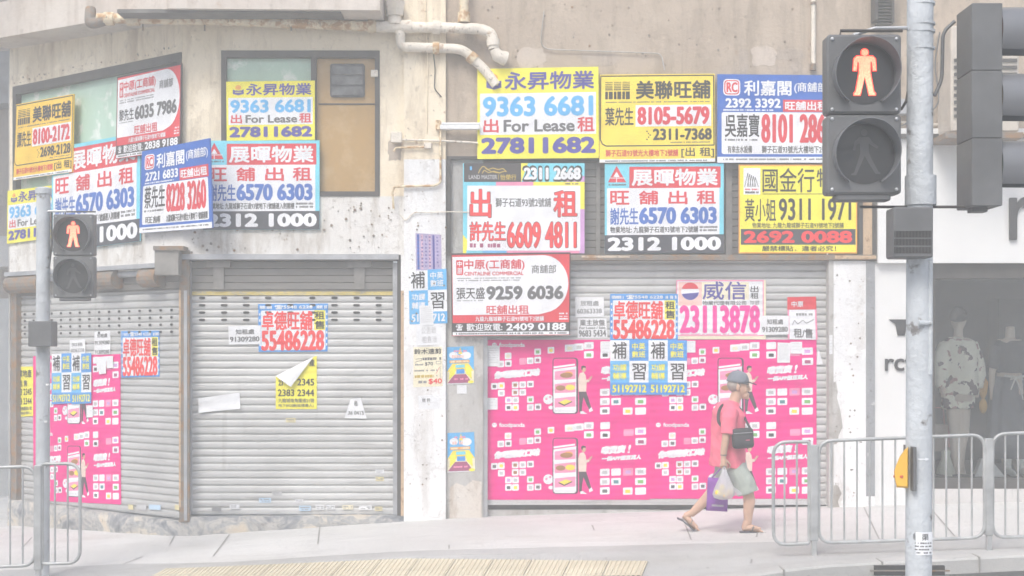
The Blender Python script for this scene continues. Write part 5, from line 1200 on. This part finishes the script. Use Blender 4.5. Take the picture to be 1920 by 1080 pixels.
ped_head('pedestrian_signal', 'large pedestrian signal with lit red man beside the thick pole', PQ(1620.5, 214, YP-.1), 140*(YP-.1)/F, 300*(YP-.1)/F)
vs_ = thing('vehicle_signal', 'dark vehicle signal head seen from its side with three projecting hoods', 'traffic signal', PQ(1838, 388))
yv = YP-.11; x0, x1 = PQ(1797, 0, YP+.09).x, PQ(1880, 0, yv).x; M = Matrix.Translation((0, 0, 0))
mb = MB()
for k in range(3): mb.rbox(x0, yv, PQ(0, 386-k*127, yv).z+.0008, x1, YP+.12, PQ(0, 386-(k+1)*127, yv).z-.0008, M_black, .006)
smooth_angle(mb.build('housing', vs_), 35)
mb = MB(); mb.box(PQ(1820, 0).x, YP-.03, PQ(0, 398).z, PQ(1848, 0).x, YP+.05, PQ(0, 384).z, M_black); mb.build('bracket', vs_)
for k, py in ((0, 62), (1, 186), (2, 312)):
    cz_ = PQ(0, py).z; r = .118; n = 28; vs2 = []; fs2 = []
    for i in range(n+1):
        a = R(-50+280*i/n); lg = .28
        for rr, xx in ((r, x1), (r*1.02, x1+lg), (r*1.05, x1+lg), (r*1.03, x1)): vs2.append(Vector((xx, YP+rr*math.cos(a), cz_+rr*math.sin(a))))
    for i in range(n): fs2 += [(i*4+j, i*4+(j+1) % 4, (i+1)*4+(j+1) % 4, (i+1)*4+j) for j in range(4)]
    mb = MB(); mb.add(vs2, fs2, M_hood); smooth_angle(mb.build('hood', vs_), 40)
    mb = MB(); mb.add([Vector((x1+.004, YP+r*.97*math.cos(a), cz_+r*.97*math.sin(a))) for a in [2*math.pi*i/28 for i in range(28)]], [tuple(range(28))], (M_hoodred, paint('amber_lens_off', (.16, .09, .02), .3, .1), paint('green_lens_off', (.03, .09, .06), .3, .1))[k]); mb.build('lens', vs_)
pb = thing('push_button_box', 'rounded yellow crossing push button box on the thick pole', 'push button', PQ(1692, 914, YP-.02))
M_yel = paint('push_button_yellow', (.78, .45, .06), .4, .06, 4)
mb = MB(); prof = [(1703, 838), (1696, 843), (1687, 856), (1680, 872), (1676, 884), (1678, 900), (1681, 914), (1703, 915)]
ring = [[PQ(a, b_, YP+dy) for a, b_ in prof] for dy in (-.075, -.06, .06, .075)]
for q in (0, 3):
    c = sum(ring[q], Vector())/len(prof); ring[q] = [c+(p-c)*.9 for p in ring[q]]
mb.loft(ring, M_yel); smooth_angle(mb.build('casing', pb), 30)
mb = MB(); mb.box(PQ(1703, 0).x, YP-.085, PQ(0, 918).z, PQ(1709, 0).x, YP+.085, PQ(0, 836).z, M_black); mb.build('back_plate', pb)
mb = MB(); mb.tube([PQ(1676, 893, YP-.05), PQ(1693, 894, YP-.079)], .007, paint('red_button_mark', (.55, .12, .05), .5, .05), 8); mb.build('button', pb)
def on_pole(px0, py0, px1, py1, k):
    """sheet wrapped round the thick pole"""
    a0, a1 = [math.asin(max(-.99, min(.99, (p-1723.5)/24.4))) for p in (px0, px1)]
    def f(u, v, kk): a = a0+(a1-a0)*u; rr = rp+.003+k+kk*.0006; return Vector((px_-.003+rr*math.sin(a), YP-rr*math.cos(a), PQ(0, py0+(py1-py0)*v, YP-rp).z))
    return f
f = on_pole(1701, 998, 1741, 1041, 0); st_ = thing('sticker', 'white drain service notice wrapped low round the thick pole', 'sticker', f(.5, 1, 0))
mb = MB(); mb.add([f(i/10, j, 0) for i in range(11) for j in (0, 1)], [(i*2, i*2+1, i*2+3, i*2+2) for i in range(10)], ink('white')); mb.build('sheet', st_, True)
cv = Canvas((0, 0, 100, 100), f); cv.text('通', 6, 6, 30, 36, 'ink', .6, 1); cv.text('渠', 52, 6, 78, 36, 'ink', .6, 1)
for q in range(4): cv.greek(6, 44+q*14, 92, 51+q*14, 'grey', 1, 5)
cv.build(st_)
f = on_pole(1713, 856, 1735, 866, 0); cv = Canvas((0, 0, 22, 10), f); cv.poly([(0, 4), (13, 4), (13, 1.5), (21, 5), (13, 8.5), (13, 6), (0, 6)], 'white', 1, 'arrow')
o = cv.g['arrow'].build('arrow_mark', loc=f(.5, .5, 0)); tag(o, 'small white arrow mark pointing right on the thick pole', 'arrow')
# ---- thin pole on the left
YL = 13.65; gl_ = gz(-4.6, YL)
xl = (81.5-960)*YL/F; pl2 = thing('signal_pole', 'thin pale grey signal pole with flat cap at the left', 'signal pole', (xl, YL, gl_))
rl = 12.8*YL/F
mb = MB(); mb.tube([(xl-.01, YL, gl_), (xl, YL, PQ(0, 362, YL).z)], rl, M_pole, 24); smooth_angle(mb.build('shaft', pl2), 60)
mb = MB(); mb.tube([(xl, YL, PQ(0, 364, YL).z), (xl, YL, PQ(0, 354, YL).z), (xl, YL, PQ(0, 351, YL).z)], [rl+.012, rl+.012, rl*.7], M_pole, 24); smooth_angle(mb.build('cap', pl2), 40)
mb = MB()
for py in (548, 566): mb.tube([PQ(81.5, py+1.2, YL), PQ(81.5, py-1.2, YL)], rl+.004, M_pole, 24)
mb.build('band', pl2)
mb = MB(); mb.tube([PQ(90, 396, YL-.03), PQ(124, 396, YL-.03)], .012, M_galv, 8); mb.tube([PQ(97, 396, YL), PQ(97, 460, YL), PQ(92, 500, YL)], .010, M_frame, 8); mb.build('bracket_arm', pl2)
ped_head('pedestrian_signal', 'smaller distant pedestrian signal with lit red man on the thin pole', PQ(137.5, 480, YL-.06), 76*YL/F, 156*YL/F)
sb = thing('sounder_box', 'dark square box strapped to the thin signal pole', 'sounder box', PQ(88, 649, YL-.15))
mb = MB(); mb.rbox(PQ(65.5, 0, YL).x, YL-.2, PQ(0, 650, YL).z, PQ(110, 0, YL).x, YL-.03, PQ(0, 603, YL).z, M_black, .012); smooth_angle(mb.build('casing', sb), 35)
mb = MB(); q = [PQ(91, 690, YL-rl), PQ(104, 693, YL-rl)]; mb.tube([PQ(86, 722, YL-.09), PQ(92, 722, YL-.08)], .012, M_shopw, 6); mb.tube([PQ(83, 791, YL-.09), PQ(88, 791, YL-.08)], .012, M_shopw, 6); mb.build('strap_clip', sb)

# ------------------------------------------------------------------ railings
def panel(rail, xa, xb, y, zt0, zt1, zb0, zb1, nb, ra=True, rb=True, bars=None):
    """bent tube frame with upright bars between xa and xb"""
    rr = .13; r = .0165
    def zt(x): return zt0+(zt1-zt0)*(x-xa)/(xb-xa)
    def zb(x): return zb0+(zb1-zb0)*(x-xa)/(xb-xa)
    pts = [(xa, y, zb(xa)), (xa, y, zt(xa)), (xb, y, zt(xb)), (xb, y, zb(xb))]
    loop = []
    def corner(p0, p, p2, rad):
        p0, p, p2 = Vector(p0), Vector(p), Vector(p2); a = p+(p0-p).normalized()*rad; b_ = p+(p2-p).normalized()*rad
        return [a*(1-t)**2+p*2*t*(1-t)+b_*t*t for t in [i/6 for i in range(7)]]
    rad = [(rr if ra else .03), (rr if ra else .03), (rr if rb else .03), (rr if rb else .03)]
    for i in range(4): loop += corner(pts[i-1], pts[i], pts[(i+1) % 4], rad[i])
    mb = MB(); mb.tube(loop, r, M_railp, 10, closed=True); smooth_angle(mb.build('frame', rail), 60)
    for x_ in (bars if bars else [xa+(xb-xa)*(i+1)/(nb+1) for i in range(nb)]):
        mb = MB(); mb.tube([(x_, y, zb(x_)), (x_, y, zt(x_))], .0095, M_railp, 8, False); smooth_angle(mb.build('bar', rail), 60)
def post(rail, x, y, zt):
    mb = MB(); z0 = gz(x, y)-.02; mb.rbox(x-.024, y-.024, z0, x+.024, y+.024, z0+.16, M_railp, .01); mb.rbox(x-.037, y-.03, z0+.155, x+.037, y+.03, zt, M_railp, .012); smooth_angle(mb.build('post', rail), 40)
YR = 12.82; sR = YR/F
def XR(px): return (px-960)*sR
def ZR(py): return CZ-(py-HOR)*sR
ra = thing('pedestrian_railing', 'grey steel kerb railing in front of the shop', 'railing', (XR(1527), YR, gz(XR(1527), YR)), 'pedestrian railings')
panel(ra, XR(1450), XR(1517), YR, ZR(829), ZR(828), ZR(1022), ZR(1019), 0, True, False, [XR(1471), XR(1494)])
post(ra, XR(1526), YR, ZR(834))
panel(ra, XR(1535), XR(1846), YR, ZR(827), ZR(815), ZR(1018), ZR(1008), 12)
post(ra, XR(1854), YR, ZR(822))
panel(ra, XR(1861), XR(2172), YR, ZR(814), ZR(803), ZR(1008), ZR(998), 12)
post(ra, XR(2180), YR, ZR(812))
YR2 = 13.3; s2 = YR2/F
def X2(px): return (px-960)*s2
def Z2(py): return CZ-(py-HOR)*s2
rb = thing('pedestrian_railing', 'grey steel kerb railing ending in a rounded corner at the left', 'railing', (X2(72), YR2, gz(X2(72), YR2)), 'pedestrian railings')
panel(rb, X2(79), X2(150), YR2, Z2(870), Z2(869), Z2(1057), Z2(1056), 0, False, True, [X2(103), X2(127)])
post(rb, X2(72), YR2, Z2(872))
panel(rb, X2(-240), X2(66), YR2, Z2(885), Z2(874), Z2(1071), Z2(1060), 12)

# ------------------------------------------------------------------ the walking man
YM2 = 14.4; s3 = YM2/F
def PP(px, py, dy=0): return Vector(((px-960)*s3, YM2+dy, CZ-(py-HOR)*s3))
per = thing('person', 'person in grey cap, red shirt, pale shorts and sandals walking right with bags', 'person', PP(1372, 998))
M_skin = paint('tanned_skin', (.58, .37, .27), .55, .08, 9)
NY = -.0                                               # near side is negative y
mb = MB()
# skull, face, jaw, nose, ears, neck
mb.ball(PP(1383, 716), (.098, .077, .105), M_skin); mb.ball(PP(1390, 729), (.072, .066, .088), M_skin); mb.ball(PP(1396, 741), (.047, .048, .04), M_skin)
mb.ball(PP(1401.5, 746), (.02, .025, .018), M_skin); mb.ball(PP(1400.5, 719), (.022, .05, .018), M_skin)
mb.tube([PP(1402, 722), PP(1405.5, 730), PP(1403, 733)], [.010, .0165, .013], M_skin, 10)
mb.ball(PP(1403, 739), (.012, .025, .008), M_skin); mb.ball(PP(1402.4, 742), (.011, .022, .008), M_skin)
for sy in (-1, 1):
    mb.ball(PP(1381.5, 727, sy*.076), (.019, .012, .035), M_skin); mb.ball(PP(1397, 732, sy*.038), (.022, .022, .02), M_skin)
mb.tube([PP(1383, 735), PP(1377, 752), PP(1371, 768)], [.058, .058, .075], M_skin, 14)
# trunk
mb.tube([PP(1369, 764), PP(1365, 780), PP(1364, 812), PP(1366, 845), PP(1370, 872)], [(.085, .14), (.11, .17), (.115, .16), (.12, .155), (.12, .16)], M_skin, 18)
# legs: near one forward, far one pushing off
mb.tube([PP(1376, 868, -.09), PP(1390, 898, -.10), PP(1400, 924, -.10), PP(1402, 938, -.10), PP(1400, 958, -.10), PP(1399, 980, -.10)], [.088, .078, .060, .062, .052, .037], M_skin, 16)
mb.tube([PP(1372, 870, .09), PP(1358, 896, .10), PP(1345, 915, .10), PP(1334, 930, .10), PP(1312, 953, .10), PP(1297, 967, .10)], [.088, .076, .060, .062, .050, .036], M_skin, 16)
mb.tube([PP(1397, 976, -.10), PP(1393, 988, -.10)], [.037, .034], M_skin, 12)
mb.tube([PP(1388.5, 989, -.10), PP(1400, 986, -.10), PP(1413, 989.5, -.105), PP(1422, 992, -.11)], [(.026, .028), (.036, .036), (.024, .042), (.016, .044)], M_skin, 14)
mb.tube([PP(1296, 965, .10), PP(1287, 970, .10)], [.036, .032], M_skin, 12)
mb.tube([PP(1284, 968, .10), PP(1293, 976, .10), PP(1301, 986, .10), PP(1308, 993, .10)], [(.028, .028), (.034, .036), (.026, .042), (.017, .044)], M_skin, 14)
for i in range(5):
    mb.tube([PP(1420, 991.5, -.145+i*.017), PP(1426.5-i*.8+(1.2 if i == 4 else 0), 994, -.148+i*.018)], [.010, .0085 if i < 4 else .011], M_skin, 8)
    mb.tube([PP(1306, 991, .065+i*.017), PP(1312.5, 996, .063+i*.018)], [.010, .009], M_skin, 8)
# arms
mb.tube([PP(1362, 772, -.19), PP(1358, 796, -.225), PP(1354, 822, -.235), PP(1351, 840, -.235), PP(1350, 856, -.23)], [.052, .047, .040, .037, .027], M_skin, 14)
mb.tube([PP(1368, 772, .19), PP(1374, 798, .225), PP(1377, 822, .23), PP(1382, 843, .22), PP(1386, 858, .21)], [.052, .047, .040, .036, .027], M_skin, 14)
def hand(w, d, side, palm_n, curl, sc_=1.0):
    """palm with four bent fingers and a thumb; w wrist, d finger direction, side = towards thumb, palm_n = towards palm"""
    d = d.normalized(); side = side.normalized(); n_ = palm_n.normalized()
    mb.tube([w, w+d*.03*sc_, w+d*.085*sc_], [.026*sc_, (.022*sc_, .040*sc_), (.016*sc_, .042*sc_)] if False else [.026*sc_, .031*sc_, .031*sc_], M_skin, 12)
    for i, ln in enumerate((.072, .080, .074, .058)):
        b_ = w+d*.085*sc_+side*(.030-.020*i)*sc_; a1 = curl*.6; p1 = b_+(d*math.cos(a1)+n_*math.sin(a1))*ln*.45*sc_
        a2 = curl*1.7; p2 = p1+(d*math.cos(a2)+n_*math.sin(a2))*ln*.32*sc_; a3 = curl*2.6; p3 = p2+(d*math.cos(a3)+n_*math.sin(a3))*ln*.26*sc_
        mb.tube([b_-d*.015*sc_, p1, p2, p3], [.0105*sc_, .0098*sc_, .009*sc_, .0075*sc_], M_skin, 8)
    b_ = w+d*.025*sc_+side*.022*sc_; mb.tube([b_, b_+(d*.6+side*.75)*.032*sc_, b_+(d*.9+side*.75+n_*.3)*.055*sc_, b_+(d*1.2+side*.45+n_*.8)*.07*sc_], [.015*sc_, .012*sc_, .010*sc_, .008*sc_], M_skin, 8)
hand(PP(1350, 855, -.23), Vector((.04, 0, -1)), Vector((1, -.15, 0)), Vector((.15, 1, 0)), .95)
hand(PP(1386, 857, .21), Vector((.25, 0, -1)), Vector((1, .1, 0)), Vector((0, -1, 0)), .6)
body = blob(mb, 'body', per, .0052, 2)
# face details
mb = MB()
for sy in (-1, 1): mb.ball(PP(1400.3, 724.2, sy*.031), (.0075, .010, .0075), paint('eye_white', (.55, .52, .48), .3, .02), 10, 6); mb.ball(PP(1401.2, 724.2, sy*.031), (.005, .005, .0052), M_dark, 8, 5)
mb.build('eye', per, True)
mb = MB()
for sy in (-1, 1): mb.tube([PP(1401, 721, sy*.014), PP(1401.6, 720.3, sy*.03), PP(1399, 720.8, sy*.048)], [.003, .0045, .003], paint('grey_hair', (.20, .18, .165), .8, .2), 6)
mb.build('eyebrow', per, True)
mb = MB(); mb.tube([PP(1404.3, 740.6, -.02), PP(1404.9, 740.6, 0), PP(1404.3, 740.6, .02)], .003, paint('lip_line', (.32, .14, .12), .6, .05), 6); mb.build('mouth', per, True)
M_hair = paint('cropped_hair', (.36, .31, .28), .8, .2)
mb = MB(); mb.ball(PP(1376, 722), (.072, .080, .075), M_hair); mb.tube([PP(1384, 716, -.079), PP(1386, 724, -.076)], [.012, .006], M_hair, 8); mb.tube([PP(1384, 716, .079), PP(1386, 724, .076)], [.012, .006], M_hair, 8); blob(mb, 'hair', per, .008, 1, wrinkle(.004, 30))
# cap with brim
M_cap = paint('grey_cap_cloth', (.19, .21, .25), .8, .12, 20)
mb = MB(); rings = []
for t in range(9):
    a = t/8*math.pi/2; rr = math.cos(a)**.75 if t < 8 else .03; zz = math.sin(a)
    rings.append([PP(1383, 718)+Matrix.Rotation(R(10), 3, 'Y').to_4x4() @ Vector((.118*rr*math.cos(b_), .090*rr*math.sin(b_), .128*zz)) for b_ in [2*math.pi*i/28 for i in range(28)]])
mb.loft(rings, M_cap); cp = mb.build('cap', per, True)
mb = MB(); vs = []
for i in range(13):
    a = R(-70+140*i/12); c0 = PP(1383, 716.5)
    p = c0+Vector((.105*math.cos(a), .088*math.sin(a), .012)); q = c0+Vector((.06+.135*math.cos(a)**.8 if math.cos(a) > 0 else .06, .086*math.sin(a), .004-.02*math.cos(a)+.012*abs(math.sin(a))-.01))
    q.x = c0.x+.06+.135*max(0, math.cos(a))**.7
    vs += [p, q, q-Vector((0, 0, .006)), p-Vector((0, 0, .008))]
mb.add(vs, [(i*4+j, i*4+(j+1) % 4, (i+1)*4+(j+1) % 4, (i+1)*4+j) for i in range(12) for j in range(4)], paint('dark_brim', (.10, .105, .115), .8, .1)); br = mb.build('brim', cp, True)
mb = MB(); mb.ball(PP(1384, 694.2), .009, M_cap, 8, 5); mb.build('button', cp, True)
# shirt
M_shirt = paint('coral_red_shirt', (.80, .17, .25), .85, .10, 7)
mb = MB()
mb.tube([PP(1372, 757), PP(1369, 763), PP(1365, 775), PP(1364.5, 795), PP(1365, 822), PP(1365, 850), PP(1363, 876)], [(.085, .075), (.115, .15), (.128, .195), (.135, .20), (.143, .198), (.152, .200), (.158, .208)], M_shirt, 24)
for sy, x2, x3 in ((-1, 1361, 1358), (1, 1372, 1376)): mb.tube([PP(1366, 768, sy*.155), PP(x2, 784, sy*.212), PP(x3, 812, sy*.236)], [.072, .078, .076], M_shirt, 16)
mb.tube([PP(1374, 752), PP(1372, 760)], [.068, .085], M_shirt, 16)
blob(mb, 'shirt', per, .008, 2, lambda p: .012*mnoise.noise(Vector((p.x*9+p.z*6, p.y*5, p.z*3)))+.007*mnoise.noise(Vector((p.x*22+p.z*13, p.y*9, p.z*8))))
# shorts
M_short = paint('pale_green_shorts', (.40, .44, .40), .9, .08, 8)
mb = MB(); mb.tube([PP(1370, 862), PP(1371, 880), PP(1373, 892)], [(.135, .17), (.145, .185), (.13, .18)], M_short, 20)
mb.tube([PP(1376, 876, -.085), PP(1390, 899, -.10), PP(1399, 922, -.105)], [.115, .112, .106], M_short, 16)
mb.tube([PP(1371, 876, .085), PP(1362, 893, .10), PP(1350, 912, .105)], [.115, .11, .104], M_short, 16)
blob(mb, 'shorts', per, .009, 2, wrinkle(.012, 11, (1, 1, .5), 4))
M_sole = paint('sandal_rubber', (.10, .10, .115), .7, .12)
def sandal(pts, w, dy, strap):
    t = thing_part = MB(); up = [PP(a, b_, dy) for a, b_ in pts]
    rings = []
    for i, p in enumerate(up):
        ww = w*(.75, .9, 1.0, 1.08, .8)[i]; rings.append([p+Vector((0, -ww, 0)), p+Vector((0, ww, 0)), p+Vector((0, ww, -.02)), p+Vector((0, -ww, -.02))])
    t.loft(rings, M_sole); a, b_, c = [PP(*q) for q in strap]
    for sy in (-1, 1): t.tube([b_+Vector((0, sy*.042, -.01)), b_+Vector((.01, sy*.03, .028)), a], [.007, .009, .006], M_sole, 7)
    return t.build('sandal', per)
sandal([(1384, 993.5), (1394, 994), (1408, 994.5), (1421, 996), (1432, 995)], .045, -.105, [(1419, 991, -.108), (1406, 990, -.105), (0, 0)])
sandal([(1272, 972), (1282, 976), (1292, 985), (1302, 995), (1313, 1000)], .045, .10, [(1305, 990, .10), (1297, 982, .10), (0, 0)])
mb = MB(); mb.tube([PP(1350.5, 850, -.232)+Vector((.031*math.cos(a), .031*math.sin(a), 0)) for a in [2*math.pi*i/16 for i in range(16)]], .005, M_black, 6, closed=True); mb.build('wrist_band', per, True)
# shoulder bag
bag = thing('shoulder_bag', 'small black shoulder bag slung across the walking person\'s hip', 'bag', PP(1384, 838, -.25))
M_bag = paint('black_nylon', (.035, .035, .042), .6, .2, 9)
Mb = Matrix.Translation(PP(1384.5, 819, -.27)) @ Matrix.Rotation(R(-4), 4, 'Y')
mb = MB(); mb.rbox(-.108, -.045, -.10, .108, .045, .105, M_bag, .035, Mb, 5); smooth_angle(mb.build('pouch', bag), 50)
mb = MB(); mb.rbox(-.10, -.062, -.085, .10, -.043, .03, M_bag, .02, Mb, 4); smooth_angle(mb.build('front_pocket', bag), 50)
mb = MB(); mb.box(-.095, -.049, .055, .095, -.0445, .062, M_galv, Mb); mb.box(.02, -.0665, -.02, .06, -.062, -.012, M_shirt, Mb); mb.build('zip', bag)
mb = MB(); pts = bend([PP(1367, 803, -.275), PP(1353, 801, -.25), PP(1342.5, 792, -.17), PP(1343, 775, -.12), PP(1350, 760, -.07), PP(1366, 753.5, -.02), PP(1382, 757, .02), PP(1390.5, 772, -.03), PP(1394, 788, -.17), PP(1400, 804, -.262)], 4, .5)
mb.tube(pts, [(.016, .011)]*len(pts), M_bag, 8); mb.build('strap', bag, True)
# carried bags
pbag = thing('carrier_bag', 'flat purple carrier bag hanging behind the plastic bag in the person\'s hand', 'bag', PP(1341, 955, -.2))
M_purp = paint('purple_nonwoven', (.24, .075, .36), .8, .12, 10)
Mb = Matrix.Translation(PP(1341, 924, -.165)) @ Matrix.Rotation(R(3), 4, 'Y')
mb = MB(); K = 8; vs = []
for sy in (-1, 1):
    for i in range(K+1):
        for j in range(K+1):
            u, v = i/K-.5, j/K-.5; vs.append(Mb @ Vector((u*.215, sy*(.012+.03*(1-4*u*u)*(1-4*v*v)+.008*mnoise.noise(Vector((u*6, v*6, sy*3)))), v*.34)))
n = (K+1)**2; q = lambda i, j: i*(K+1)+j
fs = [(q(i, j), q(i+1, j), q(i+1, j+1), q(i, j+1)) for i in range(K) for j in range(K)]; fs += [tuple(n+k for k in f_)[::-1] for f_ in fs]
rim = [q(i, 0) for i in range(K)]+[q(K, j) for j in range(K)]+[q(i, K) for i in range(K, 0, -1)]+[q(0, j) for j in range(K, 0, -1)]
fs += [(rim[k], rim[k-1], rim[k-1]+n, rim[k]+n) for k in range(len(rim))]
mb.add(vs, fs, M_purp); mb.build('sack', pbag, True)
mb = MB(); mb.tube([PP(1330, 894, -.17), PP(1342, 880, -.19), PP(1349, 871, -.22), PP(1354, 880, -.2), PP(1356, 895, -.17)], .007, M_purp, 8); mb.build('handle', pbag, True)
mb = MB(); mb.box(-.06, -.046, -.12, .06, -.0445, -.1, paint('grey_print', (.4, .36, .42), .7, .1), Mb); mb.build('printed_bar', pbag)
pl_ = thing('plastic_bag', 'translucent white plastic bag of yellow fruit held in the person\'s hand', 'bag', PP(1350, 931, -.3))
m, nt, b = nodes('thin_white_plastic'); b.inputs['Base Color'].default_value = (.82, .84, .86, 1); b.inputs['Roughness'].default_value = .3
tr = N(nt, 'ShaderNodeBsdfTransparent'); tl = N(nt, 'ShaderNodeBsdfTranslucent'); tl.inputs[0].default_value = (.85, .87, .9, 1); m1 = N(nt, 'ShaderNodeMixShader'); m1.inputs[0].default_value = .45; m2 = N(nt, 'ShaderNodeMixShader')
nt.links.new(b.outputs[0], m1.inputs[1]); nt.links.new(tl.outputs[0], m1.inputs[2]); nt.links.new(m1.outputs[0], m2.inputs[2]); nt.links.new(tr.outputs[0], m2.inputs[1]); m2.inputs[0].default_value = .62
nt.links.new(m2.outputs[0], [q_ for q_ in nt.nodes if q_.type == 'OUTPUT_MATERIAL'][0].inputs[0]); M_plas = m
mb = MB(); rings = []
for py, cx, rx, ry in ((876, 1350, .012, .012), (884, 1350, .035, .02), (896, 1350, .065, .045), (910, 1350, .10, .07), (921, 1349, .115, .08), (928, 1348, .095, .07), (931, 1348, .04, .03)):
    ring = []
    for i in range(30):
        a = 2*math.pi*i/30; k = 1+.16*mnoise.noise(Vector((math.cos(a)*2.4, math.sin(a)*2.4, py*.02)))+.05*math.cos(9*a)
        ring.append(PP(cx, py, -.295)+Vector((rx*k*math.cos(a), ry*k*math.sin(a), 0)))
    rings.append(ring)
mb.loft(rings, M_plas); mb.build('sack', pl_, True)
mb = MB(); mb.tube([PP(1345, 890, -.29), PP(1349, 874, -.245), PP(1351, 870, -.235), PP(1354, 878, -.25), PP(1357, 893, -.29)], .008, M_plas, 7); mb.add([PP(1365, 905, -.29), PP(1383, 919, -.28), PP(1382, 923, -.28), PP(1364, 925, -.29)], [(0, 1, 2, 3)], M_plas); mb.build('handle', pl_, True)
M_fr1 = paint('yellow_fruit_skin', (.80, .58, .08), .5, .1, 12); M_fr2 = paint('tan_bun_crust', (.66, .47, .25), .7, .12, 12)
for i, (px, py, dy, r, mm, lb) in enumerate(((1338, 918, -.32, .036, M_fr1, 'bright yellow fruit at the left of the plastic bag'), (1350, 922, -.33, .038, M_fr2, 'tan bun in the middle of the plastic bag'), (1360, 917, -.31, .036, M_fr2, 'tan bun at the right of the plastic bag'), (1346, 909, -.29, .033, M_fr1, 'yellow fruit on top inside the plastic bag'))):
    mb = MB(); c = PP(px, py, dy)
    mb.ball(c, (r, r, r*.92), mm, 16, 10); mb.tube([c+Vector((0, 0, r*.86)), c+Vector((.003, 0, r*.98))], .003, M_tan, 6); tag(blob2(mb, 'fruit' if mm is M_fr1 else 'bun', c), lb, 'fruit' if mm is M_fr1 else 'bun', 'food in the plastic bag')

# ------------------------------------------------------------------ haze volume added for an even pale veil over the view
mb = MB(); m = bpy.data.materials.new('added_veil_haze'); m.use_nodes = True; nt = m.node_tree; nt.nodes.clear()
o_ = nt.nodes.new('ShaderNodeOutputMaterial'); v_ = nt.nodes.new('ShaderNodeVolumePrincipled'); v_.inputs['Density'].default_value = HAZE; v_.inputs['Color'].default_value = (.965, .985, .975, 1); v_.inputs['Anisotropy'].default_value = 0
nt.links.new(v_.outputs[0], o_.inputs['Volume'])
mb.box(-450, -450, -3, 450, 550, 24, m); hz = mb.build('haze'); hz['kind'] = 'stuff'
sc.cycles.volume_bounces = 1
